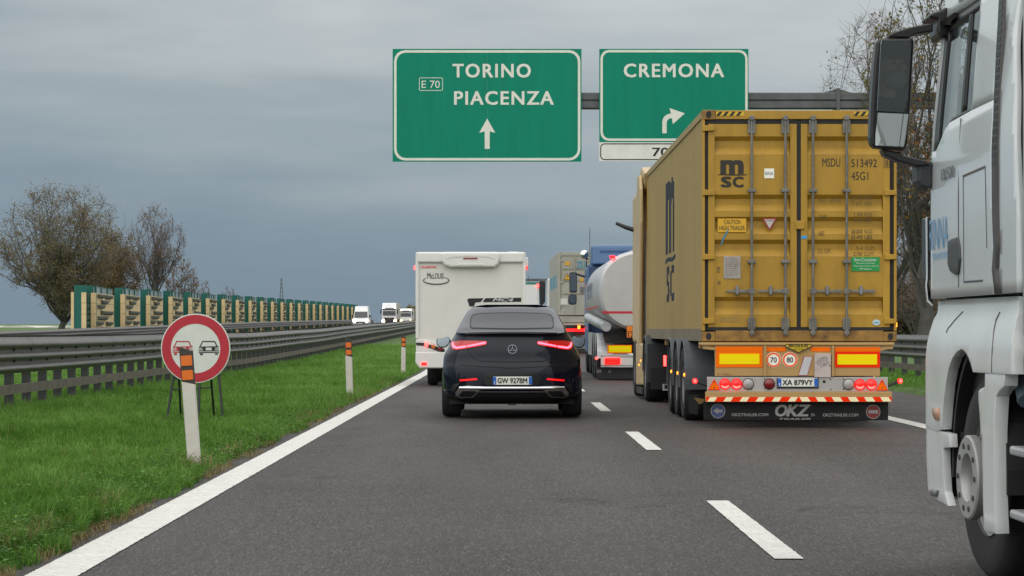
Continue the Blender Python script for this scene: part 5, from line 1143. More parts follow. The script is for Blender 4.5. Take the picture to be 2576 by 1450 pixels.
# ------------------------------------------------------------------ silver tanker with blue cab
def tanker():
    D = 60.0; k = D / 6260 * .2603; CX = 3.50; u = lambda a: (1295.6 - 1271) * D / 6260 + a * k - CX; w = lambda b: CAM_H + (830 - 603.8) * D / 6260 - b * k
    c = empty('tanker_trailer', (CX, D, 0), 'silver fuel tanker trailer between grey container and yellow container', 'tanker')
    sil = mat('tank_aluminium', (.50, .51, .52), .35, .3, var=.08, dirt=.15, dcol=(.4, .4, .4)); sil2 = mat('tank_end', (.50, .49, .46), .45, .2, var=.04, dirt=.12)
    a, b, zc = 1.25, .99, 2.16
    def sec(f): return [(math.copysign(abs(math.cos(t)) ** .8, math.cos(t)) * a * f, zc + math.copysign(abs(math.sin(t)) ** .8, math.sin(t)) * b * f) for t in [2 * math.pi * i / 48 for i in range(48)]]
    vs = []; fs = []; st = [(.0, .3), (.0, .90), (.035, .965), (.09, 1.0), (9.4, 1.0), (9.5, .96), (9.55, .3)]
    for y, f in st: vs += [(x, y if True else 0, z) for x, z in sec(f)]
    for i in range(len(st) - 1):
        for q in range(48): fs.append((i * 48 + q, i * 48 + (q + 1) % 48, (i + 1) * 48 + (q + 1) % 48, (i + 1) * 48 + q))
    fs += [tuple(range(47, -1, -1)), tuple(range((len(st) - 1) * 48, len(st) * 48))]
    MB().add(vs, fs).build('tank', sil, c, smooth=True)
    MB().prism(sec(.93), 'y', -.012, .01).build('tank_end', sil2, c, bevel=.006)
    for y in (1.6, 3.2, 4.8, 6.4, 8.0):
        o = [(p[0], y, p[1]) for p in sec(1.006)]; i_ = [(p[0], y + .06, p[1]) for p in sec(1.006)]; MB().add(o + i_, [(q, (q + 1) % 48, 48 + (q + 1) % 48, 48 + q) for q in range(48)]).build('tank_band', M_ALU, c, smooth=True)
    plate('red_stripe', [(u(843), w(712)), (1.08, w(712)), (1.08, w(692)), (u(843), w(690))], -.016, mat('stripe_red', (.55, .015, .03), .4), c, .004)
    for s in (-1, 1): MB().box(s * 1.28 - .005, s * 1.28 + .005, .3, 9.2, w(655) , w(640)).build('side_stripe', mat('stripe_red'), c)
    for i in range(5): MB().box(-1.2545, -1.2505, 4.6 + .9 * i, 4.85 + .9 * i, 2.05, 2.45).build('side_lettering', mat('tank_letter', (.12, .16, .22), .5), c)
    MB().box(u(915), u(965), -.02, .06, w(178), w(152)).build('top_lamp', M_LRED, c, bevel=.01)
    MB().box(-.4, .6, .3, 8.5, 3.15, 3.19).build('walkway', M_ALU, c)
    # hose tube and rear frame
    MB().tube([(u(775), 5.0, w(745)), (u(885), .2, w(838))], .12, 14).build('hose_tube', M_ALU, c, smooth=True)
    MB().prism([(u(835), w(835)), (u(905), w(895)), (u(1065), w(850)), (1.1, w(850)), (1.1, w(1000)), (u(880), w(1000))], 'y', .4, .6).build('rear_frame', M_DRK, c)
    q = plate('hazard_plate', rect(u(1076), u(1230), w(948), w(828)), -.02, M_TXT, c, .02); plate('plate_face', rect(u(1080), u(1226), w(884), w(832)), -.023, mat('adr_orange', (.85, .22, .01), .4), q, .003); plate('plate_face', rect(u(1080), u(1226), w(944), w(890)), -.023, mat('adr_orange'), q, .003)
    text('1203', u(1090), u(1215), w(940), w(895), -.026, M_TXT, q, bold=.02); text('33', u(1130), u(1180), w(880), w(838), -.026, M_TXT, q, bold=.02)
    for a0, a1 in ((893, 1130), (1290, 1500)): q = plate('marker_board', rect(u(a0), u(a1), w(1097), w(1016)), .0, M_RORG, c, .01); plate('board_field', rect(u(a0 + 13), u(a1 - 8), w(1086), w(1024)), -.003, M_RYEL, q, .003)
    MB().box(u(830), 1.2, .02, .08, w(1135), w(1108)).build('rear_beam', M_ALU, c, bevel=.008); MB().box(u(830), 1.2, .02, .08, w(1212), w(1138)).build('light_board', M_CREAM, c, bevel=.005); MB().box(u(830), 1.2, .02, .08, w(1230), w(1216)).build('bumper', M_ALU, c)
    for s in (0, 1):
        f = (lambda t: u(t)) if s == 0 else (lambda t: -u(t) - .02)
        q = MB().prism(rect(min(f(868), f(1015)), max(f(868), f(1015)), w(1203), w(1142)), 'y', -.02, .02).build('tail_light', mat('lamp_red_glow'), c, bevel=.006)
        for b_ in (1148, 1178): MB().box(min(f(880), f(1005)), max(f(880), f(1005)), -.026, -.021, w(b_ + 16), w(b_)).build('lit_strip', M_LRED, q)
    q = MB().box(u(785), 1.22, .18, .2, w(1345), w(1235)).build('mud_flap', M_BLK, c); text('SA', u(792), u(840), w(1285), w(1255), .175, mat('flap_print'), q, bold=.04); text('A', u(905), u(930), w(1285), w(1255), .175, mat('flap_print'), q, bold=.04)
    q = MB().lathe([(.001, -.03), (.03, -.02), (.035, .01)], (u(788), .0, w(1145)), 'y', 12).build('position_lamp', M_LHOT, c, smooth=True)
    for ya in (1.3, 2.6, 3.9):
        for s in (-1, 1): wheel(c, s * 1.25, ya, .52, .38, s, M_STEEL, M_RUB); arc = [(ya + .62 * math.cos(math.radians(t)), .52 + .62 * math.sin(math.radians(t))) for t in range(0, 181, 15)] + [(ya + .59 * math.cos(math.radians(t)), .52 + .59 * math.sin(math.radians(t))) for t in range(180, -1, -15)]; MB().prism(arc, 'x', s * .85, s * 1.26).build('mudguard', M_ALU, c)
    MB().box(-.6, .6, .5, 9.4, .8, 1.25).build('chassis', M_DRK, c)
    for s in (-1, 1): MB().box(s * 1.2 - .02, s * 1.2 + .02, 5.0, 8.5, .55, 1.15).build('side_guard', M_ALU, c)
    # blue tractor
    t = empty('tractor_unit', (CX + .06, D + 8.4, gz(D + 8.4)), 'blue lorry cab pulling the silver tanker', 'lorry'); bl = mat('cab_blue', (.05, .115, .25), .4, coat=.2, var=.05)
    MB().prism(rect(-1.25, 1.25, .55, 3.05, .12), 'y', 1.7, 4.1).build('cab', bl, t, bevel=.05)
    MB().prism([(1.5, 3.05), (1.6, 3.58), (2.4, 3.62), (3.2, 3.4), (3.7, 3.05)], 'x', -1.12, 1.15).build('roof_deflector', bl, t, bevel=.05); MB().box(-.9, .9, 1.56, 1.60, 3.33, 3.45).build('deflector_slot', mat('cab_blue_dark', (.03, .08, .2), .5), t)
    for s in (-1, 1): MB().prism([(1.3, .9), (1.75, .9), (1.75, 3.05), (1.45, 3.05)], 'x', s * 1.25, s * 1.20).build('side_fairing', bl, t, bevel=.02)
    dark_wheels(t, 1.22, (.2, 3.4), .5, .32)
    MB().box(-.4, .4, -.6, 3.8, .6, .95).build('chassis', M_DRK, t)
    for s in (-1, 1):
        h = MB().prism(rect(s * 1.58 - .11, s * 1.58 + .11, 2.30, 2.90, .05), 'y', 4.05, 4.2).build('door_mirror', M_BLK, t, bevel=.03); h2 = MB().prism(rect(s * 1.60 - .12, s * 1.60 + .12, 1.95, 2.26, .08), 'y', 4.05, 4.2).build('wide_mirror', M_BLK, t, bevel=.03)
        plate('mirror_glass', rect(s * 1.58 - .09, s * 1.58 + .09, 2.34, 2.86, .04), 4.045, mat('mirror_dark', (.10, .14, .18), .1, .6), h); plate('mirror_glass', rect(s * 1.60 - .10, s * 1.60 + .10, 1.98, 2.23, .07), 4.045, mat('mirror_dark'), h2)
        MB().tube([(s * 1.2, 4.1, 2.75), (s * 1.5, 4.12, 2.85)], .03, 6).build('mirror_arm', M_BLK, t)
    MB().lathe([(.001, -.12), (.12, -.06), (.12, .05), (.001, .1)], (-1.32, 2.0, 3.35), 'y', 12).build('air_horn', M_CHROME, t, smooth=True); MB().tube([(-1.22, 2.0, 3.2), (-1.32, 2.0, 3.3)], .03, 6).build('horn_bracket', M_BLK, t)
    for x, y in ((-1.15, 2.5), (.35, 2.4)): MB().tube([(x, y, 3.4), (x, y, 4.1)], .008, 4).build('antenna', M_BLK, t)
tanker()

# ------------------------------------------------------------------ grey container on its lorry
def grey_lorry():
    D = 106.0; k = D / 6260 * .2603; CX = 3.46; z0 = gz(D); u = lambda a: (1295.6 - 1271) * D / 6260 + a * k - CX; w = lambda b: CAM_H + (830 - 603.8) * D / 6260 - b * k - z0
    c = empty('grey_container', (CX, D, z0), 'grey-beige container with hazard triangle ahead of the tanker', 'container', rz=math.radians(.7)); gm = mat('container_grey', (.37, .355, .295), .6, var=.1, vscale=1.5, dirt=.35, dcol=(.22, .19, .14), dscale=2); gs = mat('container_grey_side', (.40, .39, .34), .6, var=.08, dirt=.3, dcol=(.26, .24, .19))
    B, T_ = w(725), w(122); h = 1.22; zb = w(735)
    MB().box(-h, h, .06, 12.1, B, T_).build('box', gs, c, bevel=.02)
    for s in (-1, 1): MB().box(*((-h - .005, -h + .12) if s < 0 else (h - .12, h + .005)), 0, .2, B - .01, T_ + .01).build('corner_post', gm, c, bevel=.01)
    for a, b in ((B - .012, B + .2), (T_ - .14, T_ + .01)): MB().box(-h + .12, h - .12, .0, .1, a, b).build('rail', gm, c, bevel=.01)
    dn = (B + .2, T_ - .14)
    for a, b in ((-h + .14, -.02), (.02, h - .14)):
        d = MB().box(a, b, .03, .06, dn[0], dn[1]).build('door', gm, c, bevel=.006)
        for z in (285, 400, 525): MB().box(a + .06, b - .06, .02, .035, w(z + 6), w(z - 6)).build('door_rib', mat('container_grey_dark', (.22, .2, .155), .7), d)
        for x in (a + (b - a) * .55,): MB().tube([(x, .0, dn[0] - .1), (x, .0, dn[1] + .08)], .03, 6).build('locking_bar', gm, d)
        for z in (200, 410, 630): MB().box(a - .03, a + .1, .0, .03, w(z + 8), w(z - 8)).build('hinge', gm, d)
    MB().box(-.02, .02, .02, .05, dn[0], dn[1]).build('gasket', M_GASK, c); MB().box(-h + .12, -h + .14, .02, .05, dn[0], dn[1]).build('gasket', M_GASK, c)
    y = -.004
    q = plate('hazard_triangle', [(u(470), w(386)), (u(538), w(386)), (u(503), w(322))], .010, M_TXT, c, .008); plate('triangle_face', [(u(477), w(382)), (u(531), w(382)), (u(503), w(330))], .006, mat('hazard_face', (.80, .45, .02), .5), q, .003); plate('bolt_sign', [(u(506), w(340)), (u(496), w(360)), (u(504), w(360)), (u(500), w(378)), (u(512), w(356)), (u(504), w(356))], .002, M_TXT, q, .003)
    plate('sticker', rect(u(482), u(530), w(246), w(213)), .012, mat('sticker_orange', (.70, .36, .02), .5), c, .006)
    text('ZR3', u(595), u(680), w(275), w(205), .012, mat('print_cyan', (.09, .30, .40), .6), c, bold=.03)
    plate('sticker', rect(u(425), u(508), w(628), w(568)), .012, M_CREAM, c, .006); plate('sticker', rect(u(516), u(540), w(595), w(572)), .012, M_CREAM, c, .006); plate('sticker', rect(u(480), u(532), w(716), w(692)), .012, M_CREAM, c, .006); plate('sticker', rect(u(630), u(668), w(515), w(455)), .012, mat('plate_dim', (.14, .14, .15), .6), c, .006); plate('sticker', rect(u(628), u(660), w(402), w(370)), .012, mat('sticker_orange'), c, .006)
    for a0, a1 in ((1.6, 3.0), (4.2, 7.0), (8.0, 10.5)): MB().box(-h - .006, -h - .001, a0, a1, B + 1.2, B + 1.75).build('side_print', mat('print_cyan'), c)
    t = empty('grey_lorry', (CX, D + .1, z0), 'lorry trailer under the grey-beige container', 'lorry', rz=math.radians(.7))
    MB().box(-1.2, 1.2, -.05, .2, w(800), w(735)).build('rear_beam', gm, t, bevel=.02); MB().box(-1.2, 1.2, -.06, .1, w(825), w(805)).build('lower_beam', gm, t, bevel=.01); MB().box(-1.15, 1.15, -.08, .0, w(885), w(862)).build('light_bar', M_LRED, t); MB().box(u(605), u(630), -.12, -.07, w(860), w(828)).build('side_marker', M_LORG, t)
    MB().box(-.5, .5, .2, 15, .8, B - .02).build('chassis', M_DRK, t)
    dark_wheels(t, 1.22, (1.6, 2.9, 4.2, 11.5, 15), .5, .34); MB().prism(rect(-1.25, 1.25, .6, 3.5, .1), 'y', 13.6, 15.9).build('cab', M_WHITE, t, bevel=.06)
    for s in (-1, 1):
        hq = MB().prism([(s * 1.32, 2.35), (s * 1.5, 2.2), (s * 1.58, 2.3), (s * 1.62, 3.3), (s * 1.55, 3.45), (s * 1.3, 3.4)], 'y', 15.6, 15.8).build('door_mirror', M_BLK, t, bevel=.05); MB().prism([(s * 1.32, 2.25), (s * 1.56, 2.2), (s * 1.5, 1.85), (s * 1.35, 1.8)], 'y', 15.6, 15.8).build('wide_mirror', M_ALU, t, bevel=.05)
        MB().tube([(s * 1.2, 15.7, 1.7), (s * 1.4, 15.7, 1.9)], .04, 6).build('mirror_arm', M_BLK, t)
grey_lorry()

def box_lorry():
    D = 150.0; X, Z = at(1356, 713, D); z0 = gz(D); c = empty('box_lorry', (X - 1.27, D, z0), 'white box lorry far ahead between motorhome and grey container', 'lorry')
    T_ = Z - z0; MB().box(-1.27, 1.27, 0, 9, .95, T_).build('box_body', M_CREAM, c, bevel=.03)
    for a in (-1.2, -.02): MB().box(a, a + 1.2, -.03, 0, 1.0, T_ - .08).build('rear_door', M_WHITE, c, bevel=.01)
    MB().box(-1.29, 1.29, -.04, .1, T_ - .07, T_ + .05).build('top_rail', mat('rail_green', (.02, .2, .13), .5), c)
    for s in (-1, 1): MB().box(s * 1.2 - .07, s * 1.2 + .07, -.1, -.04, T_ - .22, T_ - .04).build('top_lamp', M_LHOT, c); MB().box(s * 1.05 - .15, s * 1.05 + .15, -.06, 0, .75, .9).build('tail_light', M_LRED, c)
    MB().box(-1.2, 1.2, -.02, .1, .7, .94).build('rear_beam', M_DRK, c); dark_wheels(c, 1.2, (1.8, 7.5), .5, .34)
    MB().prism(rect(-1.2, 1.2, .6, T_ - .3, .1), 'y', 9.2, 11).build('cab', M_WHITE, c)
box_lorry()

# ------------------------------------------------------------------ oncoming vehicles
def van():
    D = 318.0; X, _ = at(907, 0, D); c = empty('oncoming_van', (X, D, gz(D)), 'oncoming white high-roof van with lit headlights by the noise barrier', 'van')
    W = 1.0
    MB().prism([(-.1, .35), (-.12, .75), (.25, 1.12), (1.0, 1.22), (5.5, 1.25), (5.5, .4)], 'x', -W, W).build('body', M_WHITE, c, bevel=.06)
    me = MB(); vs = [(-.98, .75, 1.2), (.98, .75, 1.2), (.86, 1.5, 2.05), (-.86, 1.5, 2.05), (.80, 2.0, 2.72), (-.80, 2.0, 2.72), (.98, 5.5, 1.2), (-.98, 5.5, 1.2), (.8, 5.5, 2.74), (-.8, 5.5, 2.74)]
    me.add(vs, [(0, 1, 2, 3), (3, 2, 4, 5), (1, 6, 8, 4, 2), (0, 3, 5, 9, 7), (5, 4, 8, 9), (6, 7, 9, 8)]).build('roof', M_WHITE, c, bevel=.05)
    MB().add([(-.88, .80, 1.24), (.88, .80, 1.24), (.80, 1.47, 2.0), (-.80, 1.47, 2.0), (-.88, .76, 1.24), (.88, .76, 1.24), (.80, 1.43, 2.02), (-.80, 1.43, 2.02)], [(0, 1, 2, 3), (4, 7, 6, 5), (0, 4, 5, 1), (1, 5, 6, 2), (2, 6, 7, 3), (3, 7, 4, 0)]).build('windscreen', M_DGLASS, c)
    for s in (-1, 1): MB().lathe([(.001, -.10), (.17, -.07), (.22, .02)], (s * .78, -.05, .83), 'y', 14).build('headlight', M_HEAD, c, smooth=True); MB().prism([(s * 1.02, 1.25), (s * 1.2, 1.25), (s * 1.2, 1.6), (s * 1.02, 1.6)], 'y', 1.0, 1.12).build('door_mirror', M_BLK, c, bevel=.02); wheel(c, s * .98, .9, .33, .22, s, M_ALU, M_RUB); wheel(c, s * .98, 4.6, .33, .22, s, M_ALU, M_RUB)
    MB().box(-.55, .55, -.16, -.08, .5, .68).build('grille', M_BLK, c); MB().box(-.26, .26, -.17, -.155, .42, .52).build('number_plate', M_PLATE, c); MB().box(.99, 1.03, 1.6, 1.75, .8, .9).build('side_marker', M_LORG, c)
van()
def oncoming_lorry(D, px, top, label, lit, grille):
    X, Z = at(px, top, D); c = empty('oncoming_lorry', (X, D, gz(D)), label, 'lorry', 'oncoming white lorries'); H = Z - gz(D)
    MB().prism([(0, .45), (.0, 1.6), (.12, 2.9), (2.2, 2.9), (2.2, .45)], 'x', -1.22, 1.22).build('cab', M_WHITE, c, bevel=.08)
    MB().prism([(.12, 2.9), (.5, H - .25), (.9, H - .05), (2.2, H - .05), (2.2, 2.9)], 'x', -1.18, 1.18).build('roof_fairing', M_WHITE, c, bevel=.08)
    MB().add([(-1.1, -.02, 1.62), (1.1, -.02, 1.62), (1.06, .10, 2.62), (-1.06, .10, 2.62), (-1.1, .02, 1.62), (1.1, .02, 1.62), (1.06, .14, 2.62), (-1.06, .14, 2.62)], [(0, 1, 2, 3), (4, 7, 6, 5), (0, 4, 5, 1), (2, 6, 7, 3)]).build('windscreen', M_DGLASS, c)
    MB().prism([(-1.15, 2.66), (1.15, 2.66), (1.12, 2.86), (-1.12, 2.86)], 'y', -.14, .1).build('sun_visor', M_DGLASS, c)
    if grille: MB().prism([(-.72, .55), (.72, .55), (.85, 1.3), (-.85, 1.3)], 'y', -.05, .01).build('grille', mat('grille_dark', (.03, .024, .022), .5), c, bevel=.02); MB().lathe([(.16, -.07), (.16, -.05), (.13, -.05), (.13, -.07), (.16, -.07)], (0, 0, 1.2), 'y', 16).build('emblem', M_CHROME, c)
    else: MB().box(-.35, .35, -.05, .45, H - .62, H - .55).build('roof_slot', M_BLK, c)
    for s in (-1, 1):
        if lit: MB().lathe([(.001, -.12), (.2, -.08), (.26, .02)], (s * 1.0, -.03, .68), 'y', 14).build('headlight', M_HEADW, c, smooth=True)
        MB().lathe([(.001, -.06), (.09, -.04), (.1, .02)], (s * .98, .08, 2.98), 'y', 10).build('roof_lamp', M_HEAD, c)
        MB().prism(rect(s * 1.42 - .1, s * 1.42 + .1, 1.9, 2.6, .05), 'y', .1, .25).build('door_mirror', M_BLK, c); MB().tube([(s * 1.15, .18, 2.6), (s * 1.42, .18, 2.62)], .03, 5).build('mirror_arm', M_BLK, c); MB().box(s * 1.24 - .02, s * 1.24 + .02, 1.2, 1.5, .8, 1.0).build('side_marker', M_LORG, c)
        wheel(c, s * 1.2, 1.4, .5, .3, s, M_STEEL, M_RUB)
    MB().box(-1.27, 1.27, 2.6, 15.5, 1.0, H).build('trailer_box', mat('trailer_tarp', (.46, .43, .38), .6, var=.1), c, bevel=.03); MB().box(-.5, .5, 2, 15, .6, 1.0).build('chassis', M_DRK, c); dark_wheels(c, 1.22, (11, 12.3, 13.6), .5, .34)
oncoming_lorry(420, 979, 762, 'oncoming white lorry with dark grille and warm headlights beside the barrier end', True, True)
oncoming_lorry(520, 1021, 776, 'farther oncoming white lorry half hidden next to the motorhome', True, False)

# ------------------------------------------------------------------ white lorry alongside on the right
def white_lorry():
    OX, OY = 3.5, 12.05
    c = empty('white_lorry', (OX, OY, 0), 'white lorry cab with large black mirror at the right edge', 'lorry')
    loc = (-OX, -OY, 0)
    def fin(o): o.location = loc; return o
    wh = mat('lorry_white', (.72, .755, .77), .2, var=.02, coat=.5, dirt=.06, dcol=(.5, .5, .48)); wh2 = mat('lorry_white_lower', (.72, .745, .74), .3, var=.03, coat=.3, dirt=.35, dcol=(.46, .44, .38), dscale=2.2)
    def xc(Z): t = max(0, Z - 2.05); return 2.25 + .085 * min(t, 1.6) ** 1.2                # cab side, leaning in above the sill
    xl_ = pchip([(.0, 2.27), (.30, 2.255), (.6, 2.242), (1.05, 2.24), (1.16, 2.25), (1.25, 2.275), (1.33, 2.30), (1.40, 2.31)])
    def inv(px, py, xf):
        Z = 1.2; d = 12.5
        for _ in range(30): X = xf(Z); d = X * 6260 / (px - 1271); Z = CAM_H + (830 - py) * d / 6260
        return (d, Z)
    A = lambda a, b: (2169.8 + a * .2689, b * .2689); B = lambda a, b: (2276.7 + a * .2777, 352.2 + b * .2777); C_ = lambda a, b: (2295.6 + a * .2602, 723.3 + b * .2602); E = lambda a, b: (2295.6 + a * .2624, 1069.2 + b * .2624)
    def surf(xf, yf, R, off=0):
        def f(y, z):
            x = xf(z) - off
            t = (y - (yf - R)) / R
            if t > 0: x += R * (1 - math.sqrt(max(0, 1 - min(t, 1) ** 2)))
            return (x, y, z)
        return f
    cabS = lambda off=0: surf(xc, 13.27, .10, off); lowS = lambda off=0: surf(xl_, 13.36, .09, off)
    def sheet_(name, poly, fn, m, solid=.05, par=c, du=.06, dv=.06, bevel=0, top=True):
        me = patch(poly, fn, du, dv, name); bm = bmesh.new(); bm.from_mesh(me); bmesh.ops.remove_doubles(bm, verts=bm.verts, dist=1e-5); bmesh.ops.recalc_face_normals(bm, faces=bm.faces)
        nx_ = sum(f.normal.x * f.calc_area() for f in bm.faces)
        if nx_ > 0: bmesh.ops.reverse_faces(bm, faces=bm.faces)
        bm.to_mesh(me); bm.free(); o = link(name, me, m, par, smooth=True, solid=solid, bevel=bevel)
        if par is c: o.location = loc
        return o
    Ls = lambda Zf, pts, xf: [inv(*Zf(a, b), xf) for a, b in pts]
    # cab side as door panel with a keyhole-cut window
    hole = [(13.20, 2.16), (13.03, 2.155), (12.80, 2.25), (12.68, 2.275), (12.12, 2.285), (12.09, 2.33), (12.10, 2.85), (12.95, 2.85), (13.12, 2.80)]
    outer = [(13.27, 1.385), (11.43, 1.385), (11.50, 1.8), (11.51, 2.2), (11.58, 2.6), (11.66, 3.0), (11.7, 3.55), (13.1, 3.55), (13.27, 3.2)]
    # split the panel in four pieces round the opening so that it stays simple
    door = sheet_('cab_side', [(13.27, 1.385), (13.27, 2.16), (13.20, 2.16), (13.03, 2.155), (12.80, 2.25), (12.68, 2.275), (12.12, 2.285), (11.52, 2.285), (11.50, 2.2), (11.49, 1.8), (11.43, 1.385)], cabS(), wh, .05)
    sheet_('b_pillar', [(12.12, 2.285), (12.09, 2.33), (12.10, 2.85), (11.625, 2.85), (11.57, 2.6), (11.52, 2.285)], cabS(), wh, .05)
    sheet_('roof_side', [(13.27, 2.85), (12.95, 2.85), (12.10, 2.85), (11.625, 2.85), (11.7, 3.55), (13.0, 3.55), (13.2, 3.3)], cabS(), wh, .05)
    sheet_('a_pillar', [(13.27, 2.16), (13.27, 2.85), (12.95, 2.85), (13.12, 2.80), (13.20, 2.16)], cabS(), wh, .05)
    blk = mat('lorry_black', (.012, .012, .013), .35, var=.15); glass = glass_mat('cab_glass', (.85, .9, .9))
    sheet_('window_seal', [(13.19, 2.17), (13.045, 2.165), (13.0, 2.78), (13.11, 2.79)], cabS(-.012), blk, .02)
    sheet_('window_seal', [(12.45, 2.285), (12.36, 2.29), (12.38, 2.845), (12.45, 2.845)], cabS(-.012), blk, .02)
    sheet_('window_seal', [(13.0, 2.78), (12.95, 2.845), (12.11, 2.845), (12.11, 2.80)], cabS(-.012), blk, .02)
    sheet_('window_seal', [(13.04, 2.165), (12.80, 2.255), (12.68, 2.28), (12.10, 2.29), (12.10, 2.305), (12.67, 2.30), (12.80, 2.278), (13.03, 2.19)], cabS(-.012), blk, .02)
    sheet_('side_window', [(13.05, 2.17), (12.80, 2.26), (12.68, 2.285), (12.45, 2.288), (12.45, 2.80), (13.0, 2.79)], cabS(-.02), glass, 0); sheet_('quarter_window', [(12.37, 2.29), (12.10, 2.29), (12.11, 2.81), (12.38, 2.81)], cabS(-.02), glass_mat('cab_glass_dark', (.12, .13, .13)), 0)
    # other faces of the cab
    fin(MB().box(4.70, 4.75, 11.45, 13.25, 1.41, 3.55).build('cab_side', wh, c)); fin(MB().box(2.42, 4.72, 11.45, 13.1, 3.50, 3.56).build('roof', wh, c)); fin(MB().prism([(13.1, 3.5), (12.5, 3.95), (11.5, 4.0), (11.5, 3.5)], 'x', 2.55, 4.45).build('roof_deflector', wh, c, bevel=.05))
    fin(MB().box(2.36, 4.64, 13.16, 13.24, 1.41, 2.1).build('front_panel', wh, c)); fin(MB().box(2.42, 4.58, 13.16, 13.24, 2.85, 3.5).build('front_top', wh, c)); fin(MB().box(2.40, 4.60, 13.19, 13.21, 2.1, 2.85).build('windscreen', glass, c))
    dk = mat('cab_interior', (.045, .045, .047), .8); fin(MB().box(2.33, 4.68, 11.50, 11.55, 1.41, 3.5).build('cab_back', dk, c)); fin(MB().box(2.33, 4.68, 11.5, 13.15, 1.38, 1.44).build('cab_floor', dk, c)); fin(MB().box(2.45, 4.68, 11.56, 13.1, 3.40, 3.47).build('headliner', dk, c)); fin(MB().box(4.60, 4.68, 11.56, 13.15, 1.44, 3.4).build('lining', dk, c)); fin(MB().box(2.36, 4.6, 12.78, 13.15, 1.44, 2.02).build('dashboard', dk, c, bevel=.05))
    seat = fin(MB().box(2.52, 3.06, 11.95, 12.5, 1.44, 1.72).build('seat', dk, c, bevel=.05)); fin(MB().prism([(11.98, 1.72), (12.10, 1.72), (12.0, 2.45), (11.88, 2.45)], 'x', 2.54, 3.04).build('seat_back', dk, c, bevel=.05)); fin(MB().prism([(11.97, 2.47), (12.04, 2.47), (12.0, 2.68), (11.93, 2.68)], 'x', 2.68, 2.92).build('head_rest', dk, c, bevel=.03))
    sw = MB().lathe([(.215 + .016 * math.cos(t), .016 * math.sin(t)) for t in [i * .7854 for i in range(9)]], (0, 0, 0), 'z', 28).build('steering_wheel', blk, c, smooth=True); sw.location = (2.80 - OX, 12.70 - OY, 2.06); sw.rotation_euler = (math.radians(35), 0, 0)
    # ribbed seal band and wind deflector behind the cab
    bandL = [(11.70, 3.55), (11.66, 3.0), (11.575, 2.6), (11.52, 2.285), (11.50, 2.2), (11.49, 1.8), (11.455, 1.6), (11.49, 1.5), (11.43, 1.385)]; bandR = [(y - .115, z) for y, z in bandL]
    band = sheet_('seal_band', bandL + bandR[::-1], cabS(.004), mat('band_grey', (.075, .072, .07), .6), .04)
    for i in range(34):
        z = 1.98 + .036 * i; yb = float(np.interp(z, [q[1] for q in bandL[::-1]], [q[0] for q in bandL[::-1]])); fin(MB().prism([(yb - .012, z), (yb - .105, z - .004), (yb - .105, z + .016), (yb - .012, z + .02)], 'x', xc(z) - .0058, xc(z) + .01).build('band_rib', blk, c))
    sheet_('wind_deflector', bandR + [(10.93, 1.385), (10.96, 1.7), (11.02, 2.0), (11.10, 2.3), (11.20, 2.6), (11.27, 3.0), (11.33, 3.55)], lambda y, z: (xc(z) + .006 + .012 * math.sin(z * 7 + y * 9) * max(0, z - 2), y, z), wh, .03)
    # seams and door furniture
    gap = mat('lorry_gap', (.10, .105, .105), .6)
    def line(pts, r=.004, m=gap, off=.001): fin(MB().tube([(xc(z) - off, y, z) for y, z in pts], r, 5).build('panel_gap', m, c))
    line([(12.34, 1.43), (12.35, 1.9), (12.36, 2.27)]); line([(12.22, 1.975), (11.66, 1.985)], .006, mat('gap_brown', (.2, .17, .15), .6)); line([(11.66, 1.985), (11.62, 1.6)], .003); line([(12.2, 1.455), (11.72, 1.452)], .005); line([(12.22, 1.97), (12.2, 1.455)], .003)
    hd = [inv(*B(a, b), xc) for a, b in ((405, 930), (430, 900), (490, 882), (505, 960), (512, 1080), (498, 1210), (470, 1222), (425, 1190), (405, 1130))]
    sheet_('door_handle', hd, cabS(.012), mat('handle_grey', (.055, .058, .062), .5), .02, bevel=.006)
    blue = mat('sign_blue', (.16, .36, .58), .5)
    def side_txt(s, y0, y1, z0, z1, m, bold=.01, off=.004):
        o = text(s, 0, 0, 0, 0, 0, m, c, bold=bold, fn=lambda u, v: (cabS(off)(y0 + (y1 - y0) * u, z0 + (z1 - z0) * v))); fin(o)
    side_txt('RINNA', 13.19, 12.63, 1.64, 1.80, blue, .01); side_txt('TRANSPORT', 13.10, 12.64, 1.585, 1.62, blue, .01); side_txt('18.500', 12.80, 12.44, 1.985, 2.045, mat('badge_dark', (.16, .16, .16), .4, .3), .02, .008); side_txt('481', 12.72, 12.56, 2.885, 2.915, mat('badge_dark'), .02)
    pass
    # corner deflector
    def at2(px, py, d): x, z = at(px, py, d); return (x, z)
    q = [at2(*p, 13.42) for p in ((2321, 551), (2334, 547), (2337, 700), (2328, 705), (2326, 735), (2337, 738), (2338, 765), (2326, 752), (2320, 700))]
    fin(MB().prism(q, 'y', 13.30, 13.45).build('corner_deflector', blk, c, bevel=.006)); e_ = [at2(*p, 13.42) for p in ((2318.5, 553), (2322, 548), (2323, 700), (2321, 720), (2324, 755), (2336, 768), (2334, 771), (2322, 760), (2318, 722), (2320, 700))]; fin(MB().prism(e_, 'y', 13.285, 13.30).build('deflector_edge', wh, c))
    # wing over the front wheel
    wing = Ls(C_, [(250, 138), (520, 110), (1028, 84), (1020, 260), (985, 400), (972, 600), (968, 842), (775, 832), (585, 820), (560, 735), (535, 665), (505, 618), (470, 595), (425, 625), (385, 680), (345, 800), (318, 950), (300, 1120), (282, 1372), (240, 1392), (125, 1350), (104, 1300), (102, 900), (104, 600), (116, 430), (145, 375), (205, 308), (240, 245)], xl_)
    w_ = sheet_('front_wing', wing, lowS(), wh2, .05, bevel=.008)
    def wline(pts, r=.004): fin(MB().tube([(xl_(z) - .001, y, z) for y, z in pts], r, 5).build('panel_gap', gap, c))
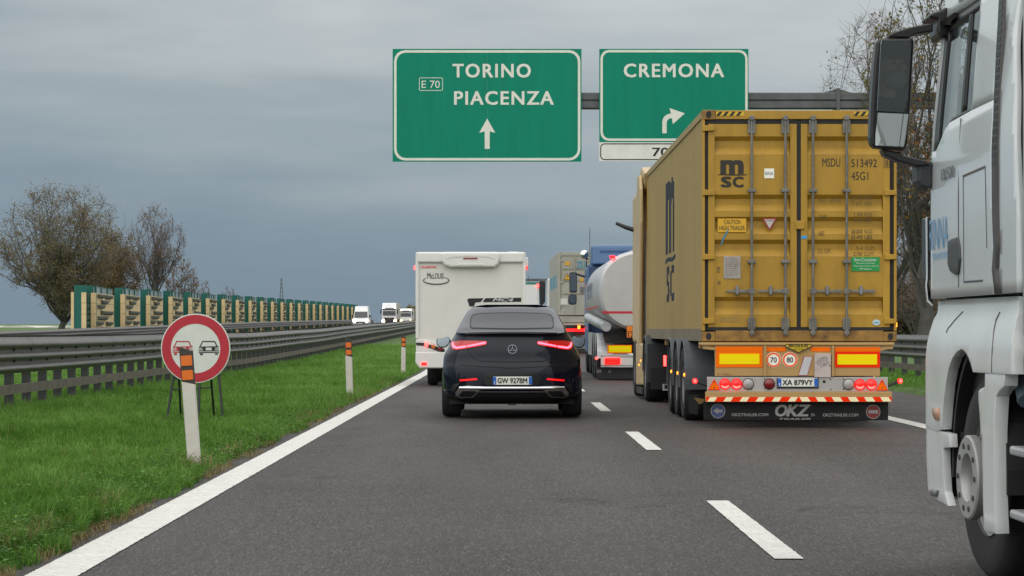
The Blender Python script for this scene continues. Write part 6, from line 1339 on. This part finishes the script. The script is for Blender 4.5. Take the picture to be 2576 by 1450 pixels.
    wline(Ls(C_, [(490, 235), (410, 320), (345, 400), (330, 440)], xl_), .004); wline(Ls(C_, [(850, 240), (810, 320), (790, 420), (775, 600), (768, 825)], xl_), .005)
    corner = Ls(E, [(104, -30), (240, 55), (345, 88), (352, 215), (282, 222), (286, 400), (300, 640), (338, 778), (228, 718), (152, 655), (126, 560), (112, 350), (106, 150)], xl_); sheet_('bumper_corner', corner, lowS(-.004), wh2, .04, bevel=.006)
    mk = Ls(C_, [(205, 1170), (262, 1170), (262, 1285), (225, 1275), (205, 1230)], xl_); sheet_('indicator', mk, lowS(.008), mat('indicator_amber', (.55, .28, .17), .3, coat=.5), .01)
    fg = Ls(E, [(165, 640), (200, 612), (245, 630), (232, 690), (190, 680)], xl_); sheet_('fog_lamp', fg, lowS(.006), mat('fog_grey', (.18, .19, .20), .25), .01)
    fin(MB().box(2.34, 4.66, 13.15, 13.34, .32, 1.36).build('front_bumper', wh2, c, bevel=.05)); fin(MB().box(2.32, 2.75, 12.62, 13.2, .36, .70).build('step_box', M_DRK, c)); fin(MB().box(2.36, 4.6, 11.0, 13.1, .9, 1.37).build('engine_tunnel', M_DRK, c))
    arch = [(12.05 + .70 * math.cos(math.radians(t)), .52 + .64 * math.sin(math.radians(t))) for t in range(-5, 186, 10)] + [(12.05 + .67 * math.cos(math.radians(t)), .52 + .61 * math.sin(math.radians(t))) for t in range(185, -6, -10)]
    fin(MB().prism(arch, 'x', 2.29, 2.8).build('wheel_arch', M_BLK, c))
    rear = Ls(C_, [(690, 832), (882, 832), (880, 950), (835, 995), (805, 1050), (800, 1300)], xl_) + Ls(E, [(792, 60), (800, 500), (822, 900), (832, 1046), (715, 1002), (702, 800), (690, 500), (672, 100)], xl_) + Ls(C_, [(668, 1420), (652, 1220), (636, 1090), (634, 1005), (648, 985), (692, 962)], xl_)
    sheet_('rear_wing', rear, lambda y, z: (2.245 - .01 * math.sin(max(0, min(1, (1.0 - z) / .8)) * 3.1), y, z), wh2, .06, bevel=.010)
    # front wheel with its deep steel rim, turned a few degrees
    wq = bpy.data.objects.new('wheel', None); COL.objects.link(wq); wq.parent = c; wq.location = (2.335 - OX, 0, .505); wq.rotation_euler = (0, 0, math.radians(4)); wq.empty_display_size = .1
    MB().lathe([(.285, .01), (.30, 0), (.33, -.004), (.37, -.012), (.455, -.010), (.475, .005), (.495, .025), (.505, .05), (.505, .29), (.49, .31), (.30, .31)], (0, 0, 0), 'x', 48).build('tyre', mat('lorry_tyre', (.024, .023, .023), .8, bump=.3, bscale=40), wq, smooth=True)
    rm = mat('lorry_rim', (.40, .40, .385), .45, .3, var=.12, dirt=.35, dcol=(.22, .2, .17), dscale=7)
    MB().lathe([(.285, -.002), (.287, .012), (.27, .02), (.262, .05), (.258, .13), (.235, .155), (.19, .17), (.001, .17)], (0, 0, 0), 'x', 48).build('rim', rm, wq, smooth=True)
    MB().lathe([(.175, .17), (.178, .05), (.180, -.03), (.200, -.05), (.206, -.062), (.205, -.095), (.196, -.103), (.118, -.103), (.110, -.095), (.105, -.05), (.10, .05), (.001, .06)], (0, 0, 0), 'x', 48).build('hub', rm, wq, smooth=True)
    for i in range(10):
        a = 2 * math.pi * i / 10; MB().lathe([(.001, -.006), (.014, -.006), (.014, .004)], (-.103, .157 * math.cos(a), .157 * math.sin(a)), 'x', 10).build('bolt_hole', mat('hole_dark', (.06, .055, .05), .6), wq)
    # mirrors
    d = 13.05; P = lambda pts, dd=d: [at(*A(a, b), dd) for a, b in pts]
    h = fin(MB().prism(P([(150, 372), (180, 362), (455, 358), (478, 375), (482, 420), (455, 900), (425, 1330), (405, 1395), (380, 1408), (120, 1382), (85, 1355), (72, 1290), (85, 950), (110, 600), (130, 400)]), 'y', d, d + .11).build('mirror_housing', blk, c, bevel=.012))
    mir = mat('mirror_silver', (.82, .86, .86), .03, 1)
    def mirror_face(pts, nrm, name, par):
        pts = P(pts, d - .03); cx_ = sum(p[0] for p in pts) / len(pts); cz_ = sum(p[1] for p in pts) / len(pts); n = Vector(nrm).normalized(); cy = d - .035
        vs = [(x, cy - (n.x * (x - cx_) + n.z * (z - cz_)) / n.y, z) for x, z in pts]; m_ = len(vs); off = n * -.004
        MB().add(vs + [tuple(Vector(v) + off) for v in vs], [tuple(range(m_)), tuple(range(2 * m_ - 1, m_ - 1, -1))] + [(i, (i + 1) % m_, m_ + (i + 1) % m_, m_ + i) for i in range(m_)]).build(name, mir, par)
    cpos = Vector((2.02, 13.015, 2.52)); tocam = (Vector((0, 0, CAM_H)) - cpos).normalized(); todrv = (Vector((2.80, 12.10, 2.46)) - cpos).normalized()
    mirror_face([(170, 388), (440, 385), (455, 410), (445, 700), (425, 1050), (135, 1040), (150, 700), (162, 420)], tocam + todrv, 'mirror_glass', h)
    todoor = (Vector((2.30, 11.7, 1.75)) - cpos).normalized(); mirror_face([(132, 1062), (422, 1075), (415, 1250), (390, 1370), (125, 1360), (122, 1250)], tocam + todoor, 'wide_mirror', h)
    fin(MB().prism(P([(250, 325), (300, 300), (440, 255), (580, 228), (660, 215), (665, 295), (500, 315), (440, 352), (260, 345)]), 'y', 13.06, 13.20).build('mirror_arm', blk, c, bevel=.02))
    fin(MB().prism(P([(580, 195), (590, 160), (690, 128), (740, 95), (755, 130), (750, 195), (860, 150), (868, 230), (770, 290), (760, 370), (685, 385), (660, 340), (660, 215)], 13.2), 'y', 13.05, 13.32).build('arm_bracket', blk, c, bevel=.02)); fin(MB().prism(P([(740, 200), (930, 75), (940, 105), (770, 240)], 13.0), 'y', 12.8, 13.05).build('rain_rail', blk, c))
    Z4 = lambda a, b, dd=13.1: at(2138.4 + a * .5205, b * .5205, dd)
    fin(MB().prism([Z4(*p) for p in ((150, 722), (245, 738), (250, 752), (375, 782), (385, 800), (318, 805), (230, 782), (165, 752))], 'y', 13.08, 13.2).build('mirror_arm', blk, c, bevel=.02)); fin(MB().prism([Z4(*p, 13.2) for p in ((315, 785), (386, 785), (388, 905), (365, 922), (325, 905), (312, 880))], 'y', 13.1, 13.3).build('arm_base', mat('arm_base_grey', (.035, .037, .042), .5), c, bevel=.02))
    # steps, tank and chassis behind the cab
    fin(MB().box(2.50, 4.5, 9.2, 11.3, .25, .92).build('side_tank', mat('tank_black', (.012, .013, .015), .5), c, bevel=.03)); fin(MB().box(2.34, 2.5, 10.5, 11.26, .90, .955).build('cat_walk', mat('walk_grey', (.14, .145, .155), .5, .3), c, bevel=.01))
    for i in range(10): fin(MB().box(2.335, 2.5, 10.55 + i * .07, 10.58 + i * .07, .957, .972).build('walk_rib', M_ALU, c))
    for z in (.66, .375): fin(MB().box(2.26, 2.42, 9.6, 11.16, z, z + .04).build('step', M_ALU, c, bevel=.012))
    fin(MB().box(2.44, 2.46, 9.6, 11.2, .3, .88).build('step_back', M_BLK, c)); fin(MB().tube([(2.36, 11.22, .90), (2.36, 11.30, .98)], .05, 10).build('air_tank_end', mat('tank_blue', (.12, .17, .2), .5), c))
    fin(MB().box(2.40, 2.9, 10.2, 11.35, .12, .42).build('battery_box', M_DRK, c, bevel=.02)); fin(MB().box(2.9, 4.1, 4, 13.0, .55, .95).build('chassis', M_DRK, c))
    for s, x in ((-1, 2.30), (1, 4.70)): w2 = wheel(c, x - OX, 8.35 - OY, .51, .33, s, M_STEEL, M_RUB)
    wheel(c, 4.68 - OX, 0, .505, .31, 1, M_STEEL, M_RUB)
    t = empty('white_trailer', (3.5, 3.5, 0), 'pale box trailer behind the white lorry cab at the extreme right edge', 'trailer'); tm = mat('trailer_pale', (.58, .56, .50), .5, var=.05, dirt=.2)
    MB().box(-1.30, 1.28, -6.5, 7.02, 1.23, 4.0).build('box_body', tm, t, bevel=.02); MB().box(-1.305, -1.25, 7.0, 7.05, 1.2, 4.0).build('corner_profile', M_ALU, t); MB().box(-.6, .6, -6, 6.8, .85, 1.22).build('chassis', M_DRK, t)
    dark_wheels(t, 1.26, (-4.6, -3.3, -2.0), .5, .36)
white_lorry()

def driver():
    """seated driver: one skinned figure, beard and woollen cap as its children"""
    g = empty('person', (2.80, 11.98, 1.72), 'driver with grey beard, dark jacket and dark cap inside the white lorry cab', 'person')
    J = [((0, 0, .08), .15), ((0, .02, .30), .145), ((0, .03, .48), .16), ((0, .05, .60), .07), ((0, .07, .68), .062), ((0, .09, .76), .078), ((0, .10, .84), .086), ((0, .095, .92), .072),
         ((-.18, .03, .52), .075), ((-.25, .16, .32), .055), ((-.19, .44, .36), .042), ((-.17, .52, .38), .035), ((.18, .03, .52), .075), ((.25, .16, .32), .055), ((.17, .44, .36), .042), ((.15, .52, .38), .035),
         ((-.11, .12, .06), .10), ((-.13, .46, .08), .075), ((-.13, .52, -.28), .055), ((.11, .12, .06), .10), ((.13, .46, .08), .075), ((.13, .52, -.28), .055)]
    Eg = [(0, 1), (1, 2), (2, 3), (3, 4), (4, 5), (5, 6), (6, 7), (2, 8), (8, 9), (9, 10), (10, 11), (2, 12), (12, 13), (13, 14), (14, 15), (0, 16), (16, 17), (17, 18), (0, 19), (19, 20), (20, 21)]
    me = bpy.data.meshes.new('skeleton'); me.from_pydata([j[0] for j in J], Eg, []); o = bpy.data.objects.new('body', me); COL.objects.link(o); o.parent = g
    sk = o.modifiers.new('skin', 'SKIN')
    for i, v in enumerate(me.skin_vertices[0].data if me.skin_vertices else []): v.radius = (J[i][1], J[i][1]); v.use_root = i == 0
    o.modifiers.new('sub', 'SUBSURF').levels = 2
    dg = bpy.context.evaluated_depsgraph_get(); m2 = bpy.data.meshes.new_from_object(o.evaluated_get(dg)); o.modifiers.clear(); o.data = m2
    m2.materials.clear(); m2.materials.append(mat('jacket_dark', (.012, .014, .016), .8)); m2.materials.append(mat('skin', (.50, .30, .22), .55))
    for p in m2.polygons: p.use_smooth = True; z = p.center.z; p.material_index = 1 if (z > .645 or (p.center.y > .46 and z > .25)) else 0
    def ell(name, cx, cy, cz, rx, ry, rz, m, lo=-1, hi=1):
        mb = MB(); n = 14; st = [lo + (hi - lo) * i / 8 for i in range(9)]; vs = []; fs = []
        for s in st: r = math.sqrt(max(0.0004, 1 - s * s)); vs += [(cx + rx * r * math.cos(6.2832 * k / n), cy + ry * r * math.sin(6.2832 * k / n), cz + rz * s) for k in range(n)]
        for i in range(8): fs += [(i * n + k, i * n + (k + 1) % n, (i + 1) * n + (k + 1) % n, (i + 1) * n + k) for k in range(n)]
        fs += [tuple(range(n)), tuple(range(8 * n, 9 * n))]; mb.add(vs, fs).build(name, m, o, smooth=True)
    ell('hat', 0, .085, .885, .112, .118, .15, mat('cap_dark', (.012, .012, .013), .9), -.1, 1); ell('beard', 0, .15, .755, .075, .06, .065, mat('beard_grey', (.25, .24, .23), .9)); ell('hair', 0, .03, .80, .10, .06, .08, mat('beard_grey'))
    ell('nose', 0, .205, .825, .016, .025, .026, mat('skin'))
    for s in (-1, 1): ell('ear', s * .102, .085, .82, .014, .026, .034, mat('skin')); ell('eye', s * .036, .182, .848, .012, .01, .009, mat('eye_dark', (.03, .03, .03), .2))
driver()
